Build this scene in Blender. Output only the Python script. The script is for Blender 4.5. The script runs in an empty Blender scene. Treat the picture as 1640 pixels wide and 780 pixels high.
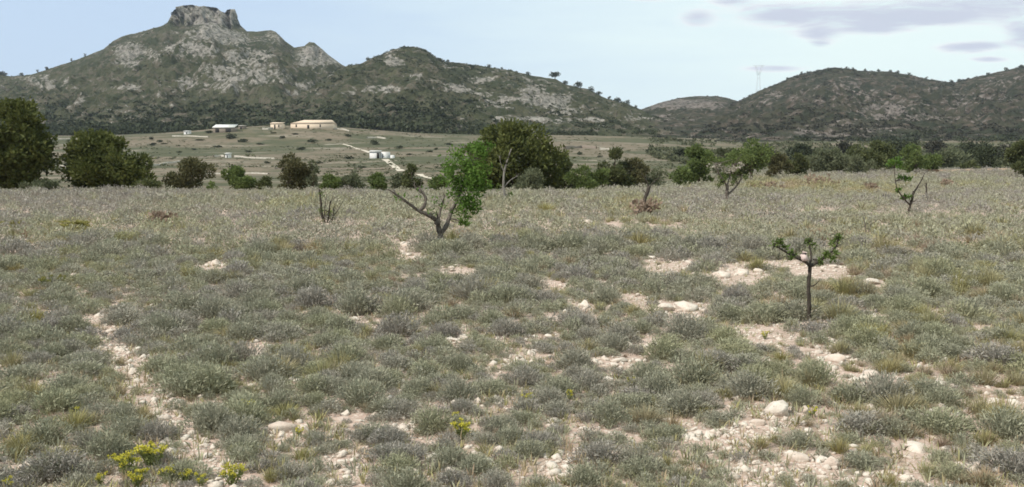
import bpy, math, random
import numpy as np
from mathutils import Vector

random.seed(7)
RNG = np.random.default_rng(11)
R = math.radians
S = bpy.context.scene
COL = S.collection

# ------------------------------------------------------------------ camera, sky, sun, exposure
FOC = 1420.0                       # focal length in pixels of the 1640 wide photograph
CX, CY = 820.0, 390.0
EYE = 1.7
PITCH = math.atan(117.0 / FOC)
cam = bpy.data.cameras.new("camera")
cam.sensor_width = 36.0
cam.lens = 36.0 * FOC / 1640.0
cam.clip_start = 0.1
cam.clip_end = 12000.0
cam_ob = bpy.data.objects.new("camera", cam)
COL.objects.link(cam_ob)
cam_ob.location = (0, 0, EYE)
cam_ob.rotation_euler = (R(90) - PITCH, 0, 0)
S.camera = cam_ob

SUN_EL, SUN_AZ = 50.0, 238.0       # azimuth clockwise from +Y: behind the camera, to the left
w = bpy.data.worlds.new("World")
S.world = w
w.use_nodes = True
nt = w.node_tree
nt.nodes.clear()


class NB:
    """tiny node builder"""
    def __init__(self, tree):
        self.t = tree

    def n(self, typ, **kw):
        nd = self.t.nodes.new(typ)
        for k, v in kw.items():
            setattr(nd, k, v)
        return nd

    def put(self, sock, v):
        if hasattr(v, "is_output"):
            self.t.links.new(v, sock)
        elif v is not None:
            sock.default_value = v

    def math(self, op, a, b=None, c=None, clamp=False):
        nd = self.n("ShaderNodeMath", operation=op, use_clamp=clamp)
        for i, v in enumerate((a, b, c)):
            self.put(nd.inputs[i], v)
        return nd.outputs[0]

    def mix(self, f, a, b, mode="MIX"):
        nd = self.n("ShaderNodeMix", data_type="RGBA", blend_type=mode, clamp_factor=True)
        self.put(nd.inputs[0], f)
        self.put(nd.inputs[6], a if hasattr(a, "is_output") else (*a, 1))
        self.put(nd.inputs[7], b if hasattr(b, "is_output") else (*b, 1))
        return nd.outputs[2]

    def noise(self, vec, scale, detail=4, rough=0.55, dist=0.0):
        nd = self.n("ShaderNodeTexNoise")
        self.put(nd.inputs["Vector"], vec)
        nd.inputs["Scale"].default_value = scale
        nd.inputs["Detail"].default_value = detail
        nd.inputs["Roughness"].default_value = rough
        nd.inputs["Distortion"].default_value = dist
        return nd.outputs["Fac"]

    def step(self, v, a, b):
        nd = self.n("ShaderNodeMapRange", interpolation_type="SMOOTHSTEP")
        self.put(nd.inputs[0], v)
        nd.inputs[1].default_value = a
        nd.inputs[2].default_value = b
        return nd.outputs[0]

    def scale(self, vec, s):
        nd = self.n("ShaderNodeMapping")
        self.put(nd.inputs[0], vec)
        nd.inputs["Scale"].default_value = s
        return nd.outputs[0]


b = NB(nt)
sky = b.n("ShaderNodeTexSky", sky_type="NISHITA", sun_disc=False)
sky.sun_elevation = R(SUN_EL)
sky.sun_rotation = R(SUN_AZ)
sky.air_density = 1.0
sky.dust_density = 1.6
sky.ozone_density = 1.0
tc = b.n("ShaderNodeTexCoord")
sep = b.n("ShaderNodeSeparateXYZ")
b.put(sep.inputs[0], tc.outputs["Generated"])
dx, dy, dz = sep.outputs
ys = b.math("MAXIMUM", dy, 0.05)
u = b.math("DIVIDE", dx, ys)       # tangent of the bearing
v = b.math("DIVIDE", dz, ys)       # tangent of the height
front = b.step(dy, 0.02, 0.3)
comb = b.n("ShaderNodeCombineXYZ")
b.put(comb.inputs[0], u)
b.put(comb.inputs[1], b.math("MULTIPLY", v, 6.5))
nz1 = b.noise(comb.outputs[0], 15.0, 8, 0.66, 0.9)
nz2 = b.noise(comb.outputs[0], 3.0, 4, 0.55, 0.2)
# thin bright veil of cloud, thicker towards the right-hand side of the valley
veil = b.step(b.math("ADD", u, b.math("MULTIPLY", b.math("SUBTRACT", nz2, 0.5), 0.5)), -0.42, 0.42)
SKY_GAIN = 0.10
skyc = b.mix(0.82, sky.outputs[0], (6.0, 7.6, 9.7))
col = b.mix(veil, skyc, (8.4, 9.8, 9.7))
clouds = [(1370, 30, 115, 19), (1240, 28, 60, 15), (1570, 12, 130, 21), (1480, 34, 60, 8), (1112, 34, 26, 13), (1165, 6, 30, 8),
          (1630, 62, 28, 18), (1530, 80, 34, 7), (1570, 76, 30, 6), (1305, 58, 30, 10), (1390, 50, 40, 8), (1305, 74, 16, 5),
          (1040, 2, 40, 5), (1235, 112, 40, 5), (1575, 98, 24, 4), (1750, 40, 120, 16), (1900, 70, 140, 12), (1330, -40, 160, 20),
          (1600, -60, 200, 22), (1000, -70, 120, 15)]
tot = None
for (px, py, a, c) in clouds:
    e = b.math("ADD",
               b.math("POWER", b.math("ABSOLUTE", b.math("DIVIDE", b.math("SUBTRACT", u, (px - CX) / FOC), a / FOC)), 2.0),
               b.math("POWER", b.math("ABSOLUTE", b.math("DIVIDE", b.math("SUBTRACT", v, (273 - py) / FOC), c / FOC)), 2.0))
    g = b.math("EXPONENT", b.math("MULTIPLY", e, -0.9))
    tot = g if tot is None else b.math("ADD", tot, g)
tot = b.math("MULTIPLY", tot, b.math("ADD", 0.55, b.math("MULTIPLY", nz2, 0.9)))
glow = b.math("MULTIPLY", b.math("MULTIPLY", b.step(tot, 0.02, 0.45), b.step(nz1, 0.40, 0.58)), front)
col = b.mix(b.math("MULTIPLY", glow, 0.8), col, (9.8, 10.2, 10.2))
cl = b.step(b.math("ADD", tot, b.math("MULTIPLY", b.math("SUBTRACT", nz1, 0.5), 2.4)), -0.05, 1.35)
cl = b.math("MULTIPLY", b.math("MULTIPLY", cl, front), b.step(tot, 0.02, 0.5))
col = b.mix(b.math("MULTIPLY", cl, 0.9), col, (5.7, 6.2, 7.5))
bg = b.n("ShaderNodeBackground")
b.put(bg.inputs[0], col)
bg.inputs[1].default_value = SKY_GAIN
out = b.n("ShaderNodeOutputWorld")
nt.links.new(bg.outputs[0], out.inputs[0])

sun = bpy.data.lights.new("sun", "SUN")
sun.energy = 4.2
sun.angle = R(1.5)
sun.color = (1.0, 0.94, 0.85)
sun_ob = bpy.data.objects.new("sun", sun)
COL.objects.link(sun_ob)
el, az = R(SUN_EL), R(SUN_AZ)
sd = Vector((math.sin(az) * math.cos(el), math.cos(az) * math.cos(el), math.sin(el)))
sun_ob.rotation_euler = (-sd).to_track_quat("-Z", "Y").to_euler()
sun_ob.location = (0, -20, 60)

S.view_settings.view_transform = "Standard"
S.view_settings.look = "None"
S.view_settings.exposure = 0.06
S.view_settings.gamma = 1.0
S.view_settings.use_curve_mapping = False
S.render.engine = "CYCLES"
cy = S.cycles
cy.max_bounces = 4
cy.diffuse_bounces = 2
cy.glossy_bounces = 1
cy.transmission_bounces = 2
cy.transparent_max_bounces = 4
cy.volume_bounces = 0
cy.use_denoising = True
cy.filter_width = 1.7


# ------------------------------------------------------------------ helpers
def P(px, py, Y):
    """the point at depth Y seen at photograph pixel (px, py)"""
    cx, cyy = (px - CX) / FOC, (CY - py) / FOC
    fy = math.cos(PITCH) + cyy * math.sin(PITCH)
    fz = -math.sin(PITCH) + cyy * math.cos(PITCH)
    t = Y / fy
    return np.array((cx * t, Y, EYE + fz * t))


def proj(V):
    V = np.asarray(V, float)
    y, z = V[..., 1], V[..., 2] - EYE
    d = y * math.cos(PITCH) - z * math.sin(PITCH)
    d = np.where(np.abs(d) < 1e-3, 1e-3, d)
    h = y * math.sin(PITCH) + z * math.cos(PITCH)
    return CX + FOC * V[..., 0] / d, CY - FOC * h / d, d


def hash2(ix, iy, seed):
    n = (ix.astype(np.int64) * 374761393 + iy.astype(np.int64) * 668265263 + seed * 1274126177) & 0x7FFFFFFF
    n = ((n ^ (n >> 13)) * 1274126177) & 0x7FFFFFFF
    return ((n ^ (n >> 16)) & 0xFFFF) / 65535.0


def vnoise(x, y, seed=0):
    x, y = np.asarray(x, float), np.asarray(y, float)
    ix, iy = np.floor(x), np.floor(y)
    fx, fy = x - ix, y - iy
    fx, fy = fx * fx * (3 - 2 * fx), fy * fy * (3 - 2 * fy)
    a, bb = hash2(ix, iy, seed), hash2(ix + 1, iy, seed)
    c, d = hash2(ix, iy + 1, seed), hash2(ix + 1, iy + 1, seed)
    return (a * (1 - fx) + bb * fx) * (1 - fy) + (c * (1 - fx) + d * fx) * fy


def fbm(x, y, octs=4, seed=0, gain=0.5):
    t, amp, s = 0, 1.0, 0
    for o in range(octs):
        t = t + amp * (vnoise(x * 2 ** o + o * 17.3, y * 2 ** o - o * 9.1, seed + o) - 0.5)
        s += amp
        amp *= gain
    return t / s * 2          # about -1..1


def sstep(a, bb, x):
    t = np.clip((np.asarray(x, float) - a) / (bb - a), 0, 1)
    return t * t * (3 - 2 * t)


YL = [0, 55, 66, 75, 100, 150, 250, 400, 500, 600, 660, 900, 1500, 4000]
HL = [0, 0, 0, -0.35, -1.5, -0.9, 1.1, 8.2, 15.5, 25, 27, 30, 32, 34]
HR = [0, 0, 0, 0.05, 0.3, 1.25, 2.6, 6, 12, 20, 24, 28, 30, 32]


def H(x, y):
    """height of the ground"""
    x, y = np.asarray(x, float), np.asarray(y, float)
    k = sstep(0.06, 0.3, x / np.maximum(y, 30.0))
    h = np.interp(y, YL, HL) * (1 - k) + np.interp(y, YL, HR) * k
    near = np.exp(-np.hypot(x, y) / 120.0)
    h = h + near * (0.10 * fbm(x / 5.0, y / 5.0, 2, 3) + 0.03 * fbm(x / 0.9, y / 0.9, 3, 5))
    h = h + 7.5 * np.exp(-((x + 150) / 75.0) ** 2 - ((y - 585) / 60.0) ** 2)
    far = sstep(80, 200, y)
    h = h + far * 1.2 * fbm(x / 70.0, y / 45.0, 3, 9)
    return h


YS = np.concatenate([np.geomspace(2.0, 60, 700), np.geomspace(60.2, 1200, 900)])


def G(px, py):
    """where the line of sight through a photograph pixel meets the ground"""
    cx, cyy = (px - CX) / FOC, (CY - py) / FOC
    fy = math.cos(PITCH) + cyy * math.sin(PITCH)
    fz = -math.sin(PITCH) + cyy * math.cos(PITCH)
    xs, zs = cx / fy * YS, EYE + fz / fy * YS
    hit = np.nonzero(zs <= H(xs, YS))[0]
    i = hit[0] if len(hit) else len(YS) - 1
    return np.array((xs[i], YS[i], float(H(xs[i], YS[i]))))


def gz(x, y):
    return float(H(x, y))


def mesh(name, V, tris=None, quads=None, mats=(), attrs=None, smooth=False, mat_idx=None):
    V = np.ascontiguousarray(V, np.float32).reshape(-1, 3)
    T = np.zeros((0, 3), np.int32) if tris is None or len(tris) == 0 else np.asarray(tris, np.int32).reshape(-1, 3)
    Q = np.zeros((0, 4), np.int32) if quads is None or len(quads) == 0 else np.asarray(quads, np.int32).reshape(-1, 4)
    me = bpy.data.meshes.new(name)
    me.vertices.add(len(V))
    me.vertices.foreach_set("co", V.ravel())
    me.loops.add(T.size + Q.size)
    me.loops.foreach_set("vertex_index", np.concatenate([T.ravel(), Q.ravel()]).astype(np.int32))
    me.polygons.add(len(T) + len(Q))
    st = np.concatenate([np.arange(len(T)) * 3, T.size + np.arange(len(Q)) * 4]).astype(np.int32)
    me.polygons.foreach_set("loop_start", st)
    me.polygons.foreach_set("loop_total", np.concatenate([np.full(len(T), 3), np.full(len(Q), 4)]).astype(np.int32))
    if smooth:
        me.polygons.foreach_set("use_smooth", np.ones(len(T) + len(Q), bool))
    for m in mats:
        me.materials.append(m)
    if mat_idx is not None:
        me.polygons.foreach_set("material_index", np.asarray(mat_idx, np.int32))
    for k, a in (attrs or {}).items():
        at = me.attributes.new(k, "FLOAT", "POINT")
        at.data.foreach_set("value", np.ascontiguousarray(a, np.float32))
    me.update(calc_edges=True)
    if len(V) < 30000:
        me.validate()
    return me


def link(name, me, parent=None, loc=(0, 0, 0)):
    o = bpy.data.objects.new(name, me)
    COL.objects.link(o)
    o.location = loc
    if parent is not None:
        o.parent = parent
    return o


def tag(o, label=None, cat=None, group=None, kind=None):
    if label:
        o["label"] = label
    if cat:
        o["category"] = cat
    if group:
        o["group"] = group
    if kind:
        o["kind"] = kind
    return o


def empty(name, loc, label, cat, group=None, rz=0.0):
    o = bpy.data.objects.new(name, None)
    COL.objects.link(o)
    o.location = loc
    o.rotation_euler = (0, 0, rz)
    return tag(o, label, cat, group)


class Acc:
    """collects raw geometry for one mesh"""
    def __init__(self):
        self.V, self.T, self.Q, self.n = [], [], [], 0

    def add(self, V, T=None, Q=None):
        V = np.asarray(V, float).reshape(-1, 3)
        self.V.append(V)
        if T is not None and len(T):
            self.T.append(np.asarray(T, int).reshape(-1, 3) + self.n)
        if Q is not None and len(Q):
            self.Q.append(np.asarray(Q, int).reshape(-1, 4) + self.n)
        self.n += len(V)

    def box(self, lo, hi):
        x0, y0, z0 = lo
        x1, y1, z1 = hi
        self.add([(x0, y0, z0), (x1, y0, z0), (x1, y1, z0), (x0, y1, z0), (x0, y0, z1), (x1, y0, z1), (x1, y1, z1), (x0, y1, z1)],
                 None, [(0, 3, 2, 1), (4, 5, 6, 7), (0, 1, 5, 4), (1, 2, 6, 5), (2, 3, 7, 6), (3, 0, 4, 7)])

    def tube(self, pts, radii, n=7, wob=0.0, smooth=True):
        pts = np.asarray(pts, float)
        radii = np.asarray(radii, float) if np.ndim(radii) else np.full(len(pts), float(radii))
        if smooth and len(pts) > 2:
            t = np.linspace(0, len(pts) - 1, (len(pts) - 1) * 4 + 1)
            ext = np.vstack([2 * pts[0] - pts[1], pts, 2 * pts[-1] - pts[-2]])
            i = np.minimum(t.astype(int), len(pts) - 2)
            f = (t - i)[:, None]
            p0, p1, p2, p3 = ext[i], ext[i + 1], ext[i + 2], ext[i + 3]
            q = 0.5 * (2 * p1 + (p2 - p0) * f + (2 * p0 - 5 * p1 + 4 * p2 - p3) * f ** 2 + (3 * p1 - p0 - 3 * p2 + p3) * f ** 3)
            radii = np.interp(t, np.arange(len(radii)), radii)
            pts = q
        if wob:
            pts = pts + RNG.normal(0, 1, pts.shape) * (wob * radii)[:, None]
            radii = radii * RNG.uniform(1 - 0.12, 1 + 0.12, len(radii))
        d = np.gradient(pts, axis=0)
        d /= np.linalg.norm(d, axis=1)[:, None] + 1e-9
        ref = np.where(np.abs(d[:, 2:3]) > 0.95, np.array([[1.0, 0, 0]]), np.array([[0, 0, 1.0]]))
        a = np.cross(d, ref)
        a /= np.linalg.norm(a, axis=1)[:, None] + 1e-9
        c = np.cross(d, a)
        th = np.linspace(0, 2 * math.pi, n, endpoint=False)
        V = pts[:, None] + radii[:, None, None] * (np.cos(th)[None, :, None] * a[:, None] + np.sin(th)[None, :, None] * c[:, None])
        m = len(pts)
        k = np.arange(n)
        Q = []
        for i in range(m - 1):
            Q.append(np.stack([i * n + k, i * n + (k + 1) % n, (i + 1) * n + (k + 1) % n, (i + 1) * n + k], 1))
        V = np.vstack([V.reshape(-1, 3), pts[-1:], pts[:1]])
        T = np.concatenate([np.stack([(m - 1) * n + k, (m - 1) * n + (k + 1) % n, np.full(n, m * n)], 1),
                            np.stack([(k + 1) % n, k, np.full(n, m * n + 1)], 1)])
        self.add(V, T, np.vstack(Q))

    def leaves(self, C, D, L, W):
        """rhombic leaves at C pointing along D, lengths L, widths W"""
        C, D = np.asarray(C, float), np.asarray(D, float)
        n = len(C)
        if n == 0:
            return
        D = D / (np.linalg.norm(D, axis=1)[:, None] + 1e-9)
        s = np.cross(D, RNG.normal(0, 1, (n, 3)))
        s /= np.linalg.norm(s, axis=1)[:, None] + 1e-9
        L = np.broadcast_to(np.asarray(L, float), (n,))[:, None]
        W = np.broadcast_to(np.asarray(W, float), (n,))[:, None]
        mid = C + D * L * 0.45
        V = np.stack([C, mid + s * W * 0.5, C + D * L, mid - s * W * 0.5], 1).reshape(-1, 3)
        self.add(V, None, np.arange(4 * n).reshape(n, 4))

    def out(self, name, mats, smooth=False, attrs=None, off=None):
        V = np.vstack(self.V)
        if off is not None:
            V = V - np.asarray(off)
        return mesh(name, V, np.vstack(self.T) if self.T else None, np.vstack(self.Q) if self.Q else None,
                    mats if isinstance(mats, (list, tuple)) else [mats], attrs, smooth)


def rand_dirs(n, up=0.0):
    d = RNG.normal(0, 1, (n, 3))
    d /= np.linalg.norm(d, axis=1)[:, None]
    d[:, 2] += up
    return d / (np.linalg.norm(d, axis=1)[:, None] + 1e-9)


# ------------------------------------------------------------------ materials
def new_mat(name):
    m = bpy.data.materials.new(name)
    m.use_nodes = True
    m.node_tree.nodes.clear()
    bb = NB(m.node_tree)
    o = bb.n("ShaderNodeOutputMaterial")
    return m, bb, o


def finish(bb, o, colour, rough=0.9, transl=0.0, bump=None, bump_d=0.02, spec=0.15):
    p = bb.n("ShaderNodeBsdfPrincipled")
    bb.put(p.inputs["Base Color"], colour if hasattr(colour, "is_output") else (*colour, 1))
    p.inputs["Roughness"].default_value = rough
    p.inputs["Specular IOR Level"].default_value = spec
    if bump is not None:
        bn = bb.n("ShaderNodeBump")
        bn.inputs["Strength"].default_value = 0.8
        bn.inputs["Distance"].default_value = bump_d
        bb.put(bn.inputs["Height"], bump)
        bb.t.links.new(bn.outputs[0], p.inputs["Normal"])
    sh = p.outputs[0]
    if transl:
        tr = bb.n("ShaderNodeBsdfTranslucent")
        bb.put(tr.inputs[0], colour if hasattr(colour, "is_output") else (*colour, 1))
        mx = bb.n("ShaderNodeMixShader")
        mx.inputs[0].default_value = transl
        bb.t.links.new(sh, mx.inputs[1])
        bb.t.links.new(tr.outputs[0], mx.inputs[2])
        sh = mx.outputs[0]
    bb.t.links.new(sh, o.inputs[0])


def attr(bb, name):
    return bb.n("ShaderNodeAttribute", attribute_name=name).outputs["Fac"]


def island(bb):
    return bb.n("ShaderNodeNewGeometry").outputs["Random Per Island"]


def wpos(bb):
    return bb.n("ShaderNodeNewGeometry").outputs["Position"]


def leaf_mat(name, c0, c1, transl=0.25, patch=1.2, warm=None):
    m, bb, o = new_mat(name)
    n = bb.noise(wpos(bb), patch, 3)
    f = bb.math("ADD", bb.math("MULTIPLY", island(bb), 0.55), bb.math("MULTIPLY", bb.step(n, 0.3, 0.7), 0.45))
    c = bb.mix(f, c0, c1)
    if warm is not None:
        c = bb.mix(bb.step(island(bb), 0.88, 0.97), c, warm)
    finish(bb, o, c, 0.75, transl)
    return m


M_pine = leaf_mat("pine needles", (0.044, 0.057, 0.017), (0.137, 0.148, 0.042), 0.25, 0.5)
M_pine2 = leaf_mat("dark evergreen leaves", (0.057, 0.069, 0.027), (0.135, 0.146, 0.059), 0.2, 0.6)
M_brownbush = leaf_mat("brownish evergreen leaves", (0.065, 0.066, 0.027), (0.152, 0.140, 0.068), 0.2, 0.6)
M_greybush = leaf_mat("grey green leaves", (0.082, 0.096, 0.050), (0.168, 0.178, 0.103), 0.2, 0.7)
M_green = leaf_mat("mid green leaves", (0.071, 0.101, 0.028), (0.172, 0.213, 0.071), 0.3, 0.8)
M_almond = leaf_mat("almond leaves", (0.057, 0.121, 0.021), (0.149, 0.236, 0.048), 0.35, 1.5)
M_almond2 = leaf_mat("dull almond leaves", (0.069, 0.115, 0.023), (0.161, 0.207, 0.057), 0.3, 1.5)
M_pale = leaf_mat("pale blossom", (0.30, 0.28, 0.22), (0.48, 0.44, 0.36), 0.3, 2)
M_red = leaf_mat("reddish dry stems", (0.22, 0.155, 0.11), (0.34, 0.26, 0.195), 0.2, 0.8)
M_yellow = leaf_mat("yellow green flower heads", (0.42, 0.39, 0.05), (0.66, 0.58, 0.09), 0.3, 8)
M_mustard = leaf_mat("mustard flower heads", (0.20, 0.19, 0.06), (0.30, 0.27, 0.08), 0.3, 8)
M_spurge = leaf_mat("spurge leaves", (0.15, 0.18, 0.06), (0.27, 0.29, 0.11), 0.3, 8)
M_scrub = leaf_mat("hill scrub leaves", (0.028, 0.038, 0.018), (0.062, 0.070, 0.036), 0.0, 0.02)
M_scrub2 = leaf_mat("dull hill scrub leaves", (0.026, 0.029, 0.019), (0.058, 0.054, 0.038), 0.0, 0.02)

M_valley = leaf_mat("valley scrub leaves", (0.060, 0.069, 0.034), (0.138, 0.140, 0.076), 0.1, 0.03)


def bark_mat(name, c0, c1, sc=30):
    m, bb, o = new_mat(name)
    n = bb.noise(bb.scale(wpos(bb), (1, 1, 0.3)), sc, 5, 0.65)
    finish(bb, o, bb.mix(bb.step(n, 0.3, 0.7), c0, c1), 0.95, bump=n, bump_d=0.01)
    return m


M_bark = bark_mat("almond bark", (0.055, 0.045, 0.036), (0.17, 0.145, 0.12))
M_barkdark = bark_mat("dark bark", (0.03, 0.025, 0.02), (0.085, 0.07, 0.055))
M_barkpale = bark_mat("pale grey bark", (0.13, 0.12, 0.10), (0.26, 0.24, 0.21))
M_pinebark = bark_mat("pine bark", (0.05, 0.035, 0.025), (0.13, 0.10, 0.075), 8)


def stone_mat():
    m, bb, o = new_mat("limestone")
    p = wpos(bb)
    n1, n2 = bb.noise(p, 9, 5, 0.65), bb.noise(p, 38, 4, 0.6)
    r = bb.n("ShaderNodeObjectInfo").outputs["Random"]
    base = bb.mix(bb.math("ADD", bb.math("MULTIPLY", r, 0.6), bb.math("MULTIPLY", island(bb), 0.3)), (0.54, 0.465, 0.385), (0.52, 0.405, 0.325))
    c = bb.mix(bb.step(n1, 0.35, 0.7), base, (0.64, 0.575, 0.485))
    c = bb.mix(bb.step(n2, 0.62, 0.75), c, (0.20, 0.18, 0.15))
    finish(bb, o, c, 0.92, bump=bb.math("ADD", n1, bb.math("MULTIPLY", n2, 0.5)), bump_d=0.02)
    return m


M_stone = stone_mat()


def shrub_mat():
    m, bb, o = new_mat("shrub stems and leaves")
    t = bb.math("ADD", attr(bb, "tint"), bb.math("MULTIPLY", bb.math("SUBTRACT", bb.noise(wpos(bb), 0.16, 5, 0.65), 0.5), 0.75))
    rp = bb.n("ShaderNodeValToRGB")
    el_ = rp.color_ramp.elements
    cols = [(0.0, (0.250, 0.226, 0.206)), (0.2, (0.290, 0.266, 0.222)), (0.4, (0.268, 0.264, 0.184)), (0.58, (0.290, 0.288, 0.182)),
            (0.76, (0.270, 0.245, 0.092)), (0.9, (0.325, 0.262, 0.155)), (1.0, (0.305, 0.212, 0.150))]
    el_[0].position, el_[0].color = cols[0][0], (*cols[0][1], 1)
    el_[1].position, el_[1].color = cols[-1][0], (*cols[-1][1], 1)
    for p_, c_ in cols[1:-1]:
        e_ = el_.new(p_)
        e_.color = (*c_, 1)
    bb.put(rp.inputs[0], t)
    c = bb.mix(island(bb), rp.outputs[0], (1.45, 1.45, 1.42), "MULTIPLY")
    c = bb.mix(bb.step(island(bb), 0.0, 0.5), bb.mix(1.0, rp.outputs[0], (0.74, 0.71, 0.68), "MULTIPLY"), c)
    r = bb.n("ShaderNodeObjectInfo").outputs["Random"]
    c = bb.mix(bb.math("MULTIPLY", r, 0.35), c, (0.30, 0.285, 0.23))
    finish(bb, o, c, 0.85, 0.17)
    return m


M_shrub = shrub_mat()


def ground_mat():
    m, bb, o = new_mat("stony soil and dry plain")
    p = wpos(bb)
    n1, n2, n3 = bb.noise(p, 0.8, 5, 0.6), bb.noise(p, 7, 5, 0.65), bb.noise(p, 45, 3, 0.6)
    vor = bb.n("ShaderNodeTexVoronoi", feature="F1")
    bb.put(vor.inputs["Vector"], p)
    vor.inputs["Scale"].default_value = 26
    soil = bb.mix(bb.step(n2, 0.3, 0.7), (0.37, 0.265, 0.205), (0.51, 0.385, 0.31))
    soil = bb.mix(bb.step(n3, 0.5, 0.7), soil, (0.60, 0.505, 0.425))
    sepc = bb.n("ShaderNodeSeparateColor")
    bb.put(sepc.inputs[0], vor.outputs["Color"])
    soil = bb.mix(bb.math("MULTIPLY", bb.step(vor.outputs["Distance"], 0.45, 0.2), bb.step(sepc.outputs[0], 0.6, 0.75)), soil, (0.62, 0.55, 0.46))
    soil = bb.mix(bb.math("MULTIPLY", bb.step(bb.noise(p, 2.6, 5, 0.7), 0.5, 0.62), 0.55), soil, (0.25, 0.195, 0.135))
    far = attr(bb, "far")
    ps = bb.scale(p, (0.008, 0.016, 0.0))
    f1 = bb.noise(ps, 1.0, 4, 0.6, 0.4)
    f2 = bb.noise(bb.scale(p, (0.014, 0.040, 0.0)), 1.0, 5, 0.65)
    f3 = bb.noise(bb.scale(p, (0.16, 0.14, 0.0)), 1.0, 4, 0.7)
    plain = bb.mix(bb.step(f1, 0.42, 0.56), (0.078, 0.078, 0.040), (0.165, 0.132, 0.090))
    plain = bb.mix(bb.step(f2, 0.55, 0.66), plain, (0.225, 0.19, 0.14))
    plain = bb.mix(bb.step(f2, 0.46, 0.38), plain, (0.075, 0.078, 0.042))
    plain = bb.mix(bb.math("MULTIPLY", bb.step(f3, 0.50, 0.62), 0.75), plain, (0.06, 0.064, 0.034))
    finish(bb, o, bb.mix(far, soil, plain), 0.95, bump=bb.math("ADD", bb.math("MULTIPLY", n2, 1.0), bb.math("MULTIPLY", n3, 0.4)), bump_d=0.03)
    return m


M_ground = ground_mat()


def hill_mat(name, g0, g1, warm, k):
    m, bb, o = new_mat(name)
    p = wpos(bb)
    n0 = bb.noise(p, 0.006, 4, 0.6)
    n1, n2, n3 = bb.noise(p, 0.022, 5, 0.62, 0.6), bb.noise(p, 0.06, 6, 0.7, 0.4), bb.noise(p, 0.2, 4, 0.7)
    rock_a = attr(bb, "rock")
    green = bb.mix(bb.step(n1, 0.40, 0.60), g0, g1)
    green = bb.mix(bb.step(n2, 0.48, 0.60), green, warm)
    green = bb.mix(bb.step(n3, 0.54, 0.62), green, g0)
    rk = bb.mix(bb.step(n2, 0.38, 0.62), tuple(0.55 * q for q in k), k)
    rk = bb.mix(bb.step(n3, 0.52, 0.66), rk, tuple(1.25 * q for q in k))
    rk = bb.mix(bb.step(n3, 0.46, 0.38), rk, tuple(1.2 * q for q in g0))
    f = bb.step(bb.math("ADD", rock_a, bb.math("ADD", bb.math("MULTIPLY", bb.math("SUBTRACT", n2, 0.5), 1.7),
                bb.math("ADD", bb.math("MULTIPLY", bb.math("SUBTRACT", n3, 0.5), 1.5), bb.math("MULTIPLY", bb.math("SUBTRACT", n0, 0.5), 1.4)))), 0.34, 0.70)
    c = bb.mix(f, green, rk)
    finish(bb, o, c, 0.95, bump=bb.math("ADD", n2, bb.math("MULTIPLY", n3, 0.5)), bump_d=14.0, spec=0.05)
    return m


M_hill = hill_mat("mountain scrub and rock", (0.048, 0.056, 0.030), (0.088, 0.088, 0.052), (0.120, 0.105, 0.076), (0.31, 0.285, 0.245))
M_hillr = hill_mat("brown scrub hills", (0.036, 0.042, 0.026), (0.064, 0.062, 0.040), (0.108, 0.086, 0.066), (0.215, 0.185, 0.16))


def plain_mat(name, c0, c1, sc=3.0, rough=0.9):
    m, bb, o = new_mat(name)
    n = bb.noise(wpos(bb), sc, 5, 0.6)
    finish(bb, o, bb.mix(bb.step(n, 0.3, 0.7), c0, c1), rough)
    return m


M_white = plain_mat("whitewash", (0.56, 0.545, 0.51), (0.72, 0.70, 0.665), 0.8)
M_tan = plain_mat("tan render", (0.60, 0.48, 0.36), (0.68, 0.56, 0.43))
M_tanroof = plain_mat("tan tiles", (0.56, 0.43, 0.31), (0.66, 0.53, 0.40))
M_dark = plain_mat("dark opening", (0.03, 0.03, 0.03), (0.05, 0.045, 0.04))
M_wallgrey = plain_mat("dry stone", (0.30, 0.27, 0.22), (0.46, 0.42, 0.35), 1.5)
M_metalroof = plain_mat("pale sheet roof", (0.60, 0.58, 0.53), (0.74, 0.72, 0.67), 0.6, 1.0)
M_brownwall = plain_mat("brown wall", (0.17, 0.14, 0.11), (0.23, 0.19, 0.15))
M_path = plain_mat("pale track", (0.42, 0.36, 0.28), (0.56, 0.50, 0.40), 0.8)
M_bank = plain_mat("orange earth", (0.30, 0.21, 0.145), (0.40, 0.30, 0.215), 0.8)
M_steel = plain_mat("galvanised steel", (0.42, 0.43, 0.44), (0.5, 0.51, 0.52))
M_tag = plain_mat("pinkish wrap", (0.55, 0.42, 0.38), (0.66, 0.53, 0.48), 40)

# ------------------------------------------------------------------ ground
ang = np.concatenate([np.arange(-52, 52.01, 0.3), np.arange(57, 308, 6.0)])
ang = np.radians(ang)
rad = np.geomspace(0.4, 5000, 430)
A_, R_ = np.meshgrid(ang, rad)
gx, gy = R_ * np.sin(A_), R_ * np.cos(A_)
gzv = H(gx, gy)
V = np.stack([gx, gy, gzv], -1).reshape(-1, 3)
na, nr = len(ang), len(rad)
i = np.arange(nr - 1)[:, None] * na
j = np.arange(na)[None, :]
j2 = (j + 1) % na
Q = np.stack([i + j, i + j2, i + na + j2, i + na + j], -1).reshape(-1, 4)[:, ::-1]
V = np.vstack([V, [[0, 0, gz(0, 0)]]])
T = np.stack([np.full(na, len(V) - 1), (np.arange(na) + 1) % na, np.arange(na)], 1)
kf = sstep(0.05, 0.3, V[:, 0] / np.maximum(V[:, 1], 30))
far_a = sstep(0, 18, V[:, 1] - (68 + 60 * kf))
g_ob = link("ground", mesh("ground", V, T, Q, [M_ground], {"far": far_a}, smooth=True))
tag(g_ob, "pale pinkish stony soil of the field and the dry plain", None, None, "structure")


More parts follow.
